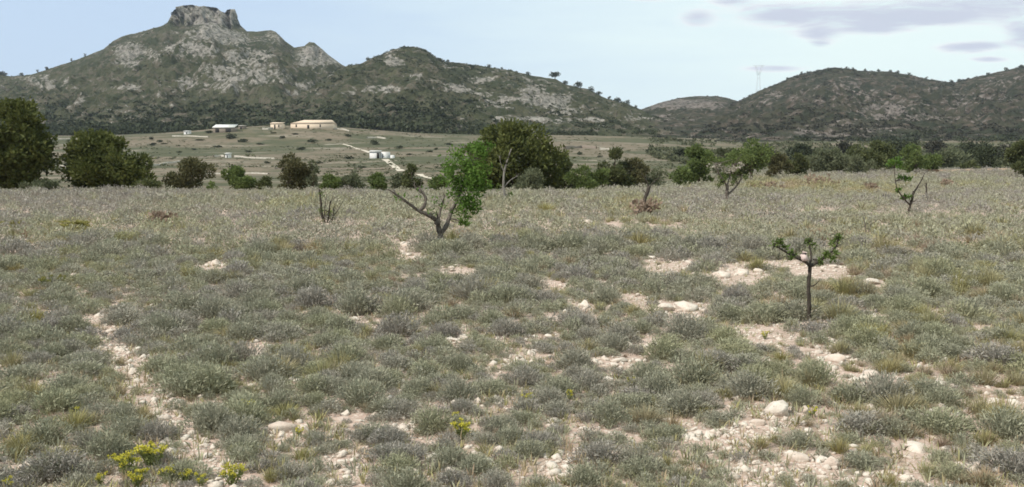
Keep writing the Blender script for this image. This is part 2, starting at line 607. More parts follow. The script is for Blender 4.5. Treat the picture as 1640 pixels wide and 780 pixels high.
# ------------------------------------------------------------------ hills
def hill(name, label, prof, D, B, mat, rocks, seed, amp=0.10, pw=1.15, jag=0.0, shoulder=None, px0=-520, px1=2160, dpx=2.0, nrow=150):
    pxs = np.arange(px0, px1, dpx)
    xp, yp = zip(*prof)
    K = np.interp(pxs, xp, yp)
    K = K + 0.8 * fbm(pxs / 9.0, pxs * 0 + seed, 3, seed)            # a ridge line is never a clean curve
    if shoulder is not None:
        crag = sstep(280, 290, pxs) * sstep(392, 384, pxs)
        K = K + crag * (1.5 * fbm(pxs / 7.0, pxs * 0 + 5, 4, seed + 11, .65) + 1.0)
    Sh = K if shoulder is None else np.interp(pxs, *zip(*shoulder))
    tt = np.concatenate([np.linspace(-0.03, 0.9, nrow, endpoint=False), np.linspace(0.9, 1.0, 26, endpoint=False), np.linspace(1.0, 1.5, 16)])
    taz = (pxs - CX) / FOC * math.cos(PITCH)

    def hz(y):
        cyy = (CY - y) / FOC
        return (-math.sin(PITCH) + cyy * math.cos(PITCH)) / (math.cos(PITCH) + cyy * math.sin(PITCH))
    rows = []
    Dp = D * (1 + 0.05 * fbm(pxs / 160.0, pxs * 0, 2, seed + 40))
    zr, zs = EYE + hz(K) * Dp, EYE + hz(Sh) * Dp
    for t in tt:
        tb = min(t, 1.0)
        Y = B + (Dp - B) * t
        x = taz * Y * 1.0033
        zb = H(taz * B, np.full_like(pxs, B)) - 2.0
        base = zb + (np.minimum(zs, zr) - zb) * max(tb, -0.03) ** pw if tb > 0 else zb + (zs - zb) * tb
        kn_ = .5 + .5 * fbm(pxs / 14.0, pxs * 0 + 7, 3, seed + 70)
        k0 = 0.975 - 0.075 * kn_
        k = np.clip((tb - k0) / (0.998 - k0), 0, 1) ** (0.7 + 1.2 * (1 - kn_))
        z = base * (1 - k) + np.where(k > 0, zr, base) * k if tb > 0.88 else base
        win = math.sin(math.pi * min(max(t, 0), 1)) ** 0.8
        n = fbm(x / 170.0, Y / 230.0, 5, seed) * amp + (np.abs(fbm(x / 90.0, Y / 130.0, 4, seed + 5)) - 0.3) * amp * 0.7
        z = z + (zr - zb) * n * win
        if jag:
            z = z + jag * win * fbm(x / 14.0, Y / 10.0, 3, seed + 9)
        if t > 1:
            q = (t - 1) / 0.5
            z = zr - (zr - zb) * 1.05 * sstep(0, 1, q)
        rows.append(np.stack([x, Y, z], -1))
    V = np.array(rows)
    if shoulder is not None:
        gap = np.clip(Sh - K, 0, 30) / 25.0
        for q_, t in enumerate(tt):
            if 0.93 < t < 0.999:
                V[q_, :, 1] += gap * (34 * fbm(pxs / 9.0 + t * 9, pxs * 0 + t * 30, 5, seed + 60, 0.6) - 38 * np.exp(-((pxs - 373) / 4.0) ** 2) * -1) * sstep(.93, .96, t)
    # keep everything in front of the ridge under the line of sight to it
    sl = (V[..., 2] - EYE) / V[..., 1]
    ridge = (zr - EYE) / Dp
    over = (tt[:, None] < 1.0) & (sl > ridge[None] - 0.0006)
    V[..., 2] = np.where(over, EYE + (ridge[None] - 0.0006) * V[..., 1], V[..., 2])
    m, n = V.shape[:2]
    V = V.reshape(-1, 3)
    px, py, _ = proj(V)
    rk = np.full(len(V), 0.17 if mat is M_hill else 0.26)
    for (bx, by, rx, ry, s) in rocks:
        e = ((px - bx) / rx) ** 2 + ((py - by) / ry) ** 2
        rk = np.maximum(rk, s * np.exp(-0.8 * e ** 1.5))
    i = np.arange(m - 1)[:, None] * n
    j = np.arange(n - 1)[None, :]
    Q = np.stack([i + j, i + j + 1, i + n + j + 1, i + n + j], -1).reshape(-1, 4)
    o = link(name, mesh(name, V, None, Q, [mat], {"rock": rk}, smooth=True))
    tag(o, label, None, None, "structure")
    return V.reshape(m, n, 3), rk.reshape(m, n)


prof_main = [(-520, 170), (-300, 150), (-120, 128), (-10, 113), (0, 115), (12, 120), (30, 122), (60, 119), (110, 103), (140, 93), (176, 78), (190, 66),
             (205, 58), (240, 50), (268, 41), (278, 37), (282, 28), (287, 16), (298, 9), (315, 6), (340, 10), (356, 12), (361, 16), (368, 19),
             (372, 14), (384, 13), (387, 27), (392, 40), (402, 50), (418, 51), (428, 50), (440, 48), (448, 51), (462, 66), (476, 76), (492, 74), (500, 67), (508, 68),
             (516, 75), (530, 88), (552, 104), (575, 116), (620, 150), (700, 185), (800, 215), (1000, 240), (2160, 250)]
sh_main = [(-520, 170), (-120, 128), (60, 119), (176, 80), (205, 64), (268, 42), (300, 40), (345, 33), (375, 42), (392, 46), (450, 54), (476, 78), (500, 82),
           (530, 92), (552, 104), (620, 150), (700, 185), (800, 215), (1000, 240), (2160, 250)]
rocks_main = [(335, 22, 62, 20, 1.1), (210, 82, 30, 15, .8), (205, 98, 26, 14, .7), (250, 92, 18, 10, .6), (310, 82, 42, 16, .85), (370, 60, 40, 14, .7),
              (395, 88, 50, 14, .62), (345, 55, 50, 16, .65), (510, 88, 38, 18, .95), (440, 60, 34, 12, .62), (350, 112, 40, 14, .6), (410, 120, 60, 18, .5),
              (300, 132, 18, 8, .85), (70, 130, 26, 12, .6), (105, 126, 10, 8, .6), (200, 140, 30, 10, .45), (365, 140, 30, 10, .55), (130, 158, 10, 5, .6),
              (55, 160, 8, 5, .8), (470, 145, 30, 8, .5), (200, 168, 12, 4, .6)]
hv_main = hill("mountain", "tall mountain with a pale rocky summit crag", prof_main, 1550, 640, M_hill, rocks_main, 21, 0.19, 1.0, 15.0, sh_main)

prof_mid = [(-520, 262), (250, 240), (360, 215), (440, 178), (500, 140), (545, 110), (560, 105), (580, 102), (590, 97), (610, 89), (632, 79), (650, 75), (668, 75), (685, 82),
            (700, 92), (716, 99), (745, 102), (780, 107), (820, 113), (850, 121), (890, 127), (905, 135), (940, 143), (970, 158), (1000, 165), (1022, 174),
            (1050, 188), (1100, 205), (1160, 218), (1300, 240), (2160, 262)]
rocks_mid = [(630, 99, 20, 10, .9), (660, 120, 22, 3, .9), (605, 143, 45, 7, .8), (560, 150, 30, 5, .6), (730, 140, 24, 9, .6), (770, 128, 22, 6, .7),
             (855, 148, 26, 12, .85), (880, 160, 44, 14, .75), (905, 178, 30, 8, .6), (835, 190, 60, 5, .7), (900, 193, 30, 6, .7), (950, 192, 30, 4, .75),
             (700, 170, 20, 5, .5), (800, 165, 40, 14, .5), (640, 172, 8, 3, .8), (745, 188, 40, 5, .4), (1010, 190, 30, 5, .5)]
hv_mid = hill("hill", "rounded green hill below the mountain", prof_mid, 1120, 620, M_hill, rocks_mid, 33, 0.17, 1.0, 10.0)

prof_far = [(-520, 262), (860, 230), (950, 195), (1000, 182), (1040, 170), (1060, 163), (1085, 157), (1110, 154), (1145, 154), (1165, 158), (1190, 164), (1260, 178),
            (1400, 200), (2160, 250)]
hv_far = hill("hill", "low brown hill in the gap of the valley", prof_far, 1750, 660, M_hillr, [(1080, 168, 60, 10, .6), (1140, 170, 30, 10, .45), (1060, 185, 40, 6, .5)],
              45, 0.13, 1.0, 5.0, px0=700, px1=1800, dpx=3)

prof_r = [(-520, 270), (900, 250), (1000, 235), (1080, 215), (1130, 188), (1165, 166), (1185, 160), (1210, 146), (1240, 135), (1262, 124), (1290, 116), (1320, 110), (1345, 109),
          (1370, 113), (1420, 115), (1445, 119), (1470, 125), (1500, 131), (1520, 132), (1550, 125), (1590, 115), (1640, 104), (1720, 84), (1850, 60), (2000, 70), (2160, 110)]
rocks_r = [(1350, 138, 60, 10, .4), (1420, 178, 60, 16, .5), (1240, 150, 18, 8, .6), (1540, 160, 50, 10, .42), (1600, 160, 40, 14, .45), (1310, 170, 60, 16, .36),
           (1290, 210, 22, 4, .6), (1410, 184, 12, 5, .6), (1480, 190, 60, 6, .4), (1180, 185, 40, 6, .35)]
hv_r = hill("hill", "dark brown hills closing the valley", prof_r, 1350, 610, M_hillr, rocks_r, 57, 0.20, 1.0, 12.0)

# scrub on the hills: one mass nobody could count
bm_ico = None


def ico(sub):
    import bmesh
    bm = bmesh.new()
    bmesh.ops.create_icosphere(bm, subdivisions=sub, radius=1.0)
    V = np.array([v_.co[:] for v_ in bm.verts])
    T = np.array([[v_.index for v_ in f.verts] for f in bm.faces])
    bm.free()
    return V, T


IC1, IC2, IC3 = ico(1), ico(2), ico(3)


def clump_proto(n, seed, flat=0.8, leaf=0.42):
    """a ragged ball of leaf sprays, radius about 1, standing on z = 0"""
    g = np.random.default_rng(seed)
    d = g.normal(0, 1, (n, 3))
    d /= np.linalg.norm(d, axis=1)[:, None]
    d[:, 2] = np.abs(d[:, 2]) * 1.1 - 0.25
    r = g.uniform(0.45, 0.95, (n, 1))
    C = d * r * np.array([1, 1, flat])
    C[:, 2] += 0.35
    dirs = d + g.normal(0, 0.6, (n, 3))
    dirs /= np.linalg.norm(dirs, axis=1)[:, None]
    s = np.cross(dirs, g.normal(0, 1, (n, 3)))
    s /= np.linalg.norm(s, axis=1)[:, None]
    L = g.uniform(0.7, 1.3, (n, 1)) * leaf
    mid = C + dirs * L * 0.4
    V = np.stack([C - dirs * L * .3, mid + s * L * .45, C + dirs * L, mid - s * L * .45], 1).reshape(-1, 3)
    return V, np.arange(4 * n).reshape(n, 4)


def scatter(protos, pos, scl, rot, pick, flatten=None):
    Vs, Qs, Ti, n = [], [], [], 0
    for k, (pv, pq) in enumerate(protos):
        m = np.nonzero(pick == k)[0]
        if not len(m):
            continue
        c, s = np.cos(rot[m])[:, None], np.sin(rot[m])[:, None]
        sc = scl[m][:, None]
        szz = sc if flatten is None else sc * flatten[m][:, None]
        X = (pv[None, :, 0] * c - pv[None, :, 1] * s) * sc
        Yv = (pv[None, :, 0] * s + pv[None, :, 1] * c) * sc
        Z = pv[None, :, 2] * szz
        V = np.stack([X, Yv, Z], -1) + pos[m][:, None]
        Vs.append(V.reshape(-1, 3))
        Qs.append((pq[None] + (n + np.arange(len(m)) * len(pv))[:, None, None]).reshape(-1, pq.shape[1]))
        Ti.append(np.repeat(m, len(pv)))
        n += len(m) * len(pv)
    return np.vstack(Vs), np.vstack(Qs), np.concatenate(Ti)


CL = [clump_proto(20, 100 + k) for k in range(5)]


def scrub(name, label, grids, mat, size, n, seed, dens, foot=None):
    g = np.random.default_rng(seed)
    Ps, Ss = [], []
    V, rk = grids
    m = V.shape[0]
    flat_i = g.integers(0, m - 18, n * 4)
    flat_j = g.integers(0, V.shape[1] - 1, n * 4)
    f, h = g.random((n * 4, 1)), g.random((n * 4, 1))
    p = (V[flat_i, flat_j] * (1 - f) + V[flat_i + 1, flat_j] * f) * (1 - h) + (V[flat_i, flat_j + 1] * (1 - f) + V[flat_i + 1, flat_j + 1] * f) * h
    px, py, _ = proj(p)
    w_ = dens(px, py, p) * np.clip(1.1 - rk[flat_i, flat_j] * 1.3, 0.02, 1)
    w_ *= 0.12 + 1.1 * sstep(-0.2, 0.3, fbm(p[:, 0] / 60, p[:, 1] / 60, 3, seed))
    if foot is not None:
        w_ = np.maximum(w_, foot(px, py))
    ok = (g.random(n * 4) < w_) & (px > -420) & (px < 2060)
    p = p[ok][:n]
    px, py = px[ok][:n], py[ok][:n]
    s = size(px, py, g, len(p))
    p[:, 2] -= 0.25 * s
    V2, Q2, _ = scatter(CL, p, s, g.uniform(0, 6.3, len(p)), g.integers(0, 5, len(p)), g.uniform(0.7, 1.15, len(p)))
    o = link(name, mesh(name, V2, None, Q2, [mat]))
    tag(o, label, None, None, "stuff")


def size_main(px, py, g, n):
    s = g.uniform(1.2, 2.6, n)
    return s * (1 + sstep(130, 195, py) * g.uniform(0.2, 1.3, n))


def dens_main(px, py, p):
    return np.clip(0.25 + sstep(120, 185, py) * 0.9, 0, 1)


def dens_mid(px, py, p):
    return np.clip(0.4 + sstep(160, 200, py) * 0.9 + 0.5 * np.exp(-((px - 620) / 120) ** 2), 0, 1)


scrub("hill_scrub", "dark green scrub and pinewood covering the mountain", hv_main, M_scrub, size_main, 34000, 1, dens_main, lambda px, py: sstep(165, 195, py + 14 * fbm(px / 60, py / 20, 2, 3)) * 1.0)
scrub("hill_scrub", "dark green scrub and pines covering the rounded hill", hv_mid, M_scrub, lambda px, py, g, n: g.uniform(1.0, 2.4, n) * np.where((py > 160) & (px < 800), 1.8, 1.15), 28000, 2, dens_mid, lambda px, py: sstep(165, 195, py + 16 * fbm(px / 50, py / 14, 2, 4)) * sstep(800, 680, px) + .8 * np.exp(-((px - 640) / 90) ** 2 - ((py - 180) / 25) ** 2))
scrub("hill_scrub", "thin dull scrub on the low brown hill", hv_far, M_scrub2, lambda px, py, g, n: g.uniform(1.2, 2.6, n), 3000, 3, lambda px, py, p: 0.4 + 0 * px)
scrub("hill_scrub", "dull dark scrub covering the brown hills", hv_r, M_scrub2, lambda px, py, g, n: g.uniform(1.2, 3.0, n), 32000, 4, lambda px, py, p: np.clip(0.45 + sstep(190, 230, py), 0, 1))

# pinewood along the foot of the hills: a far-off wood that reads as one mass
g = np.random.default_rng(77)
n = 6000
px = g.uniform(-300, 1900, n)
Yw = g.uniform(612, 720, n)
x = (px - CX) / FOC * Yw
tall = 2.6 + 3.0 * np.exp(-((px - 600) / 130) ** 2) + 1.4 * np.exp(-((px - 250) / 120) ** 2)
keep = fbm(px / 40, Yw / 30, 2, 6) > -0.15 + 0.45 * sstep(900, 1000, px) * sstep(1400, 1300, px)
s = tall * g.uniform(0.5, 1.15, n)
pp = np.stack([x, Yw, H(x, Yw) + np.maximum(Yw - 640, 0) * .12 - 0.2], 1)[keep]
V2, Q2, _ = scatter(CL, pp, s[keep], g.uniform(0, 6.3, keep.sum()), g.integers(0, 5, keep.sum()), g.uniform(0.9, 1.5, keep.sum()))
tag(link("pinewood", mesh("pinewood", V2, None, Q2, [M_scrub])), "dark pinewood along the foot of the hills", None, None, "stuff")

n = 5200
px = g.uniform(1040, 1960, n)
Yw = 165 + 430 * g.random(n) ** 0.7
Yw = np.maximum(Yw, np.interp(px, [1040, 1100, 1200, 1960], [430, 300, 185, 165]))
x = (px - CX) / FOC * Yw
s = g.uniform(0.9, 2.3, n)
keep = fbm(x / 22, Yw / 30, 3, 16) > -.18
V2, Q2, _ = scatter(CL, np.stack([x, Yw, H(x, Yw) - .2], 1)[keep], s[keep], g.uniform(0, 6.3, keep.sum()), g.integers(0, 5, keep.sum()), g.uniform(0.8, 1.3, keep.sum()))
tag(link("valley_wood", mesh("valley_wood", V2, None, Q2, [M_valley])), "dull olive scrubwood filling the valley floor below the brown hills", None, None, "stuff")


# ------------------------------------------------------------------ trees and bushes
def foliage(acc, lobes, n, L, W, up=0.35, shell=0.55, squash=0.85):
    """leaf sprays over a list of lobes (centre, radius)"""
    tot_ = sum(r_ ** 2 for _, r_ in lobes)
    for c, r_ in lobes:
        k = max(6, int(n * r_ ** 2 / tot_))
        d = rand_dirs(k)
        q = RNG.uniform(shell, 1.0, (k, 1)) ** 0.8 * (1 + np.abs(RNG.normal(0, .13, (k, 1))))
        C = np.asarray(c) + d * q * r_ * np.array([1, 1, squash])
        D = d * 0.8 + RNG.normal(0, 0.5, (k, 3))
        D[:, 2] += up
        acc.leaves(C, D, RNG.uniform(0.7, 1.3, k) * L, RNG.uniform(0.7, 1.3, k) * W)


def bush(name, label, cat, px, py0, py1, wpx, Y, mat, n=2600, leaf=None, group=None, bark=M_pinebark, nl=16, dome=0.5, skirt=0.1, depth=0.9, trunk_r=None, seed=None, lean=0.0):
    """a bush or tree whose crown spans wpx pixels at depth Y, from py0 (ground) to py1 (top); leafy down to SKIRT of its height"""
    base = P(px, py0, Y)
    base[2] = gz(base[0], Y) - 0.03
    top = P(px, py1, Y)[2]
    h = top - base[2]
    rx = wpx / 2 * Y / FOC
    g_ = np.random.default_rng(int(abs(px) * 7 + Y) if seed is None else seed)
    t = empty(name, base, label, cat, group)
    lobes = []
    for q in range(nl):
        th = g_.uniform(0, 6.283)
        hh = g_.uniform(skirt + 0.10, 0.92)
        prof_ = math.sin(math.pi * min(1, (0.12 + 0.88 * (1 - abs(hh - dome) / max(dome, 1 - dome))) * 0.5)) if True else 1
        rr = prof_ * rx * math.sqrt(g_.uniform(0.12, 0.8))
        lr = rx * (g_.uniform(0.24, 0.42) if nl < 30 else g_.uniform(.15, .34)) * (0.6 + 0.4 * prof_)
        lr = min(lr, h * 0.28)
        lobes.append((np.array((rr * math.cos(th) + lean * hh * rx, rr * math.sin(th) * depth, min(max(hh * h, lr * 0.6), h - lr * 0.8))), lr))
    lobes.append((np.array((lean * rx, 0, h - rx * 0.26 if h > rx * 0.6 else h * 0.6)), min(rx * 0.3, h * 0.3)))
    lobes.append((np.array((0, 0, h * 0.45)), min(rx * 0.5, h * 0.34)))
    tr = Acc()
    r0 = trunk_r or max(0.04, 0.035 * h)
    mid = np.array((g_.normal(0, .08) * rx, g_.normal(0, .08) * rx, h * 0.35))
    tr.tube([(0, 0, -0.1), mid * 0.5, mid, (lean * rx, 0, h * 0.75)], [r0, r0 * .85, r0 * .65, r0 * .25], 7, 0.1)
    for c, lr in lobes[:10]:
        tr.tube([mid * g_.uniform(0.4, 1.0), (mid + c) / 2 + np.array((0, 0, 0.05 * h)), c], [r0 * .4, r0 * .28, r0 * .1], 5, 0.15)
    link("trunk", tr.out("trunk", bark), t)
    cr = Acc()
    lf = (leaf or (0.30 * max(1.0, Y / 75.0) ** 0.5)) * 1.1
    foliage(cr, lobes, int(n * 2.2), lf, lf * 0.55, shell=0.3)
    link("crown", cr.out("crown", mat), t)
    return t


bush("pine_tree", "big rounded pine cut by the photo's edge beside the open plain", "pine", 22, 305, 160, 128, 74, M_pine, 6000, 0.34, nl=54, skirt=0.02, dome=0.5)
bush("pine_tree", "broad low pine reaching the ground at the field's far rim", "pine", 168, 312, 211, 142, 76, M_pine, 5600, 0.32, nl=54, skirt=0.0, dome=0.38)
bush("pine_tree", "wide dark umbrella shaped pine behind the leafy leaning almond", "pine", 828, 306, 196, 166, 84, M_pine, 6400, 0.34, nl=54, skirt=0.08, dome=0.34)
bush("pine_tree", "lower rounded pine merging with the wide dark umbrella pine", "pine", 782, 300, 206, 70, 86, M_pine, 2600, 0.34, nl=16, skirt=0.2, dome=0.5)
bush("evergreen_bush", "low olive bush tucked between the two large pines", "bush", 60, 312, 288, 66, 70, M_greybush, 900, 0.2, nl=10)
bush("evergreen_bush", "low olive bush hugging the broad pine's skirt", "bush", 236, 312, 288, 48, 71, M_pine2, 700, 0.2, nl=8)
bush("evergreen_bush", "rounded brownish bush alone between broad pine and green bush", "bush", 306, 308, 254, 74, 78, M_brownbush, 2200, 0.24, nl=14, skirt=0.0)
bush("evergreen_bush", "small dark shrubby bush touching the rounded brownish bush", "bush", 276, 304, 276, 24, 80, M_pine2, 400, 0.2, nl=5)
bush("green_bush", "fresh green bush before the stone walls of the plain", "bush", 383, 309, 268, 54, 76, M_green, 1500, 0.22, nl=10, skirt=0.0)
bush("green_bush", "thin yellowish green sapling bush at the field rim", "bush", 340, 316, 292, 24, 69, M_green, 260, 0.16, nl=5)
bush("evergreen_bush", "tall brown green bush with grey bare twigs on one flank", "bush", 466, 308, 247, 64, 77, M_brownbush, 2300, 0.22, nl=15, skirt=0.0)
bush("bare_bush", "grey twiggy bush leaning on the tall brown green bush", "bush", 500, 309, 258, 30, 76, M_greybush, 420, 0.2, nl=7, skirt=0.0)
bush("evergreen_bush", "low dark bush at the foot of the tall brown green bush", "bush", 425, 310, 284, 32, 75, M_pine2, 500, 0.2, nl=6)
for k, (px_, y0, y1, wd, lb) in enumerate([(530, 312, 281, 40, "low green hedge bush nearest the tall brown green bush"), (568, 310, 279, 46, "low green hedge bush second from the tall brown green bush"),
                                         (606, 309, 277, 44, "low green hedge bush below the white ruined hut"), (640, 309, 279, 40, "low green hedge bush where the pale track ends"),
                                         (700, 310, 284, 40, "low green hedge bush half hidden by the leafy leaning almond")]):
    bush("hedge_bush", lb, "bush", px_, y0, y1, wd, 80 + k, M_greybush if k % 2 else M_green, 900, 0.22, "low bushes in a line at the field rim", nl=8, skirt=0.0)
bush("evergreen_bush", "dark round bush above the curled bare almond branch", "bush", 659, 306, 264, 36, 82, M_pine2, 1100, 0.2, nl=10, skirt=0.1)
bush("green_bush", "grey green bush under the umbrella pine's open side", "bush", 850, 306, 270, 60, 78, M_greybush, 1200, 0.2, nl=10, skirt=0.0)
bush("green_bush", "dark green bush squeezed between umbrella pine and bright bush", "bush", 902, 304, 250, 52, 88, M_pine2, 1500, 0.24, nl=10, skirt=0.0)
bush("green_bush", "bright yellow green bush right of the umbrella pine".replace("right of", "standing beside"), "bush", 936, 303, 266, 56, 82, M_green, 1500, 0.22, nl=10, skirt=0.0)
bush("evergreen_bush", "dark double headed bush with a rounded top", "bush", 985, 300, 238, 62, 92, M_pine2, 2400, 0.26, nl=14, skirt=0.0)
bush("evergreen_bush", "dark sloping bush tapering off beside the double headed bush", "bush", 1018, 300, 255, 54, 93, M_brownbush, 1300, 0.24, nl=10, skirt=0.0)
bush("green_bush", "low grey bush at the end of the dark bushes", "bush", 1052, 301, 272, 48, 94, M_greybush, 700, 0.22, nl=8, skirt=0.0)
bush("green_bush", "pale green bush between the bright bush and the double headed bush", "bush", 962, 303, 272, 44, 83, M_green, 900, 0.22, nl=9, skirt=0.0)
bush("green_bush", "soft green bush before the feathery tree with a one sided crown", "bush", 1090, 300, 268, 44, 97, M_green, 900, 0.24, nl=9, skirt=0.0)
bush("green_bush", "low soft green bush under the forked almond's crown", "bush", 1172, 296, 266, 60, 110, M_green, 900, 0.24, nl=9, skirt=0.0)
bush("green_bush", "long soft green bush in front of the olive bush's end", "bush", 1372, 281, 250, 60, 130, M_greybush, 900, 0.28, nl=9, skirt=0.0)
bush("green_bush", "soft green bush between the loose tree and the scrubby bushes", "bush", 1496, 279, 248, 50, 140, M_green, 900, 0.3, nl=9, skirt=0.0)
bush("green_tree", "light green feathery tree with a one sided crown", "tree", 1120, 296, 233, 56, 100, M_green, 2000, 0.28, nl=14, skirt=0.0, lean=-0.15)
bush("green_tree", "light green feathery tree behind the forked almond", "tree", 1203, 292, 222, 74, 108, M_green, 2100, 0.3, nl=15, skirt=0.1)
bush("evergreen_bush", "dark bush filling the gap behind the forked almond", "bush", 1160, 294, 238, 50, 118, M_greybush, 1200, 0.3, nl=10, skirt=0.0)
bush("evergreen_bush", "brown bush beside the light feathery tree", "bush", 1243, 285, 246, 42, 118, M_brownbush, 1200, 0.28, nl=9, skirt=0.0)
bush("evergreen_bush", "round dark bush between the brown bush and olive hedge", "bush", 1276, 283, 246, 40, 122, M_pine2, 1300, 0.28, nl=9, skirt=0.0)
bush("evergreen_bush", "long olive bush with an even flat top", "bush", 1332, 279, 238, 82, 135, M_greybush, 2200, 0.32, nl=16, skirt=0.0)
bush("evergreen_bush", "dark green bush, the tallest of the bushes below the brown hill", "bush", 1402, 276, 226, 82, 140, M_pine2, 2600, 0.34, nl=16, skirt=0.0)
bush("green_tree", "greenish tree with a loose crown behind the leaning almond", "tree", 1463, 280, 232, 54, 132, M_green, 1500, 0.32, nl=11, skirt=0.0)
bush("evergreen_bush", "grey scrubby bush above the orange earth bank", "bush", 1522, 276, 236, 74, 165, M_greybush, 1500, 0.36, nl=13, skirt=0.0)
bush("evergreen_bush", "grey scrubby bush between orange bank and edge pine", "bush", 1582, 270, 236, 70, 175, M_scrub, 1300, 0.36, nl=12, skirt=0.0)
bush("evergreen_bush", "flat dark bush growing along the orange bank's crest", "bush", 1552, 272, 258, 40, 150, M_pine2, 500, 0.3, nl=7, skirt=0.0)
bush("pine_tree", "dark pine cut by the photo's edge beside the orange bank", "pine", 1640, 292, 226, 54, 112, M_pine2, 2200, 0.34, nl=15, skirt=0.15)
for px_, y0, y1, wd, Y in [(1700, 285, 230, 90, 125), (1790, 283, 225, 100, 135), (-90, 305, 190, 130, 80), (-220, 305, 220, 120, 86)]:
    bush("pine_tree", "dark pine outside the picture's side", "pine", px_, y0, y1, wd, Y, M_pine2, 1500, 0.4, "pines beyond the picture's sides", nl=14, skirt=0.1)

# a belt of small bushes behind the visible row, closing the view into the plain at the right
for k, (px_, y1, wd) in enumerate([(1290, 232, 60), (1350, 228, 60), (1440, 226, 60), (1500, 228, 70), (1560, 228, 70), (1230, 236, 50), (1100, 240, 50), (1615, 232, 60)]):
    bush("scrub_tree", "dull grey green tree in the belt at the brown hill's foot", "tree", px_, 262, y1, wd, 300 + 12 * k, M_scrub2 if k % 2 else M_scrub, 700, 0.9,
         "dull trees in the belt at the brown hill's foot", nl=10, skirt=0.0)

# dry reddish shrubs across the field
for k, (px_, y0, y1, wd, lb) in enumerate([(1312, 300, 278, 72, "low reddish brown thicket on the field before the olive bush"), (1225, 306, 293, 60, "thin pinkish dry shrub beside the reddish thicket"),
                                         (1030, 350, 322, 60, "reddish dry grass tuft round the leaning bare trunk"), (1400, 306, 294, 50, "thin pinkish dry shrub before the dark bush"),
                                         (255, 362, 342, 46, "reddish dry shrub low in the grey field"), (1520, 300, 288, 30, "reddish shrub at the foot of the orange bank")]):
    c = G(px_, y0)
    bush("dry_shrub", lb, "shrub", px_, y0, y1, wd, c[1], M_red, 110, 0.16 * max(1, c[1] / 60), nl=8, skirt=0.0, trunk_r=0.015)


def almond(name, label, base_px, limbs, blobs, leafmat, bark=M_bark, leaf=0.085, twig=None, cat="tree", group=None, dyseed=0):
    """limbs: [(points in photograph pixels with a depth offset in metres, r0, r1)]; the first is the trunk. blobs: leaf clumps (px, py, dy, rx, ry, n)"""
    gp = G(*base_px)
    Y0 = gp[1]
    t = empty(name, gp, label, cat, group)
    paths = []
    for k, (pts, r0, r1) in enumerate(limbs):
        W = np.array([P(a, c, Y0 + d) for a, c, d in pts]) - gp
        if k == 0:
            W[0] = (0, 0, -0.08)
        ac = Acc()
        n_ = len(W)
        ac.tube(W, np.linspace(r0, r1, n_), 8, 0.12)
        # side twigs
        for q in range(twig if twig is not None else 4):
            if k == 0 and len(limbs) > 1 and q > 1:
                break
            f = RNG.uniform(0.45, 1.0) * (n_ - 1)
            i_ = min(int(f), n_ - 2)
            s_ = W[i_] + (W[i_ + 1] - W[i_]) * (f - i_)
            d_ = (W[-1] - W[0]) / np.linalg.norm(W[-1] - W[0]) + RNG.normal(0, 0.55, 3) + np.array((0, 0, 0.5))
            d_ /= np.linalg.norm(d_)
            ln = RNG.uniform(0.15, 0.45) * (1 if Y0 > 14 else 0.4)
            ac.tube([s_, s_ + d_ * ln * .5 + RNG.normal(0, .02, 3), s_ + d_ * ln + RNG.normal(0, .05, 3)], [r1 * .55, r1 * .35, r1 * .12], 5)
        link("trunk" if k == 0 else "branch", ac.out("trunk" if k == 0 else "branch", bark, smooth=True), t)
        paths.append(W)
    allp = np.vstack(paths)
    cr = Acc()
    for (a, c, d, rx, ry, n_) in blobs:
        C = P(a, c, Y0 + d) - gp
        sx, sz = rx * Y0 / FOC, ry * Y0 / FOC
        k = int(n_ * .8)
        nsub = max(3, k // 48)
        sub = C + rand_dirs(nsub) * RNG.uniform(0.2, 1.1, (nsub, 1)) * np.array([sx, sx, sz])
        near = allp[np.argmin(np.linalg.norm(allp - C, axis=1))]
        for s_ in sub[:7]:
            tw = Acc()
            tw.tube([near, (near + s_) / 2 + RNG.normal(0, .03, 3), s_], [0.012 * Y0 / 20, 0.008 * Y0 / 20, 0.003], 4)
            link("twig", tw.out("twig", bark), t)
        idx = RNG.integers(0, nsub, k)
        spread_ = min(sx, sz) * 0.22
        pos = sub[idx] + RNG.normal(0, 1, (k, 3)) * spread_
        dd = rand_dirs(k, 0.2)
        cr.leaves(pos, dd, RNG.uniform(0.7, 1.3, k) * leaf, RNG.uniform(0.8, 1.2, k) * leaf * 0.42)
    if blobs:
        link("crown", cr.out("crown", leafmat), t)
    return t


almond("almond_tree", "leaning almond with long bare limbs and one bright leafy limb", (712, 398),
       [([(712, 398, 0), (706, 378, 0), (702, 362, -.05), (697, 352, -.1)], 0.075, 0.05),
        ([(697, 352, -.1), (684, 343, -.25), (671, 338, -.3), (652, 324, -.5), (634, 311, -.6), (621, 303, -.7)], 0.05, 0.012),
        ([(671, 338, -.3), (679, 330, -.25), (682, 318, -.2), (676, 308, -.2), (667, 303, -.2), (663, 296, -.2)], 0.042, 0.016),
        ([(706, 374, 0), (714, 362, .1), (719, 350, .2), (723, 338, .3), (733, 318, .4), (742, 295, .4), (747, 268, .4)], 0.055, 0.02),
        ([(702, 360, 0), (703, 345, .25), (709, 325, .4), (712, 312, .5)], 0.035, 0.012)],
       [(752, 262, .3, 34, 26, 1050), (742, 296, .3, 34, 24, 1250), (748, 330, .3, 22, 26, 800), (764, 290, .2, 20, 30, 600), (758, 236, .4, 30, 18, 300),
        (724, 280, .1, 22, 26, 330), (742, 352, .2, 16, 9, 200), (776, 252, .3, 14, 16, 130), (735, 248, .2, 16, 14, 130), (708, 326, .3, 14, 18, 60), (690, 338, -.1, 14, 10, 26), (650, 318, -.4, 18, 8, 22), (672, 308, -.2, 10, 10, 16)], M_almond, leaf=0.085)
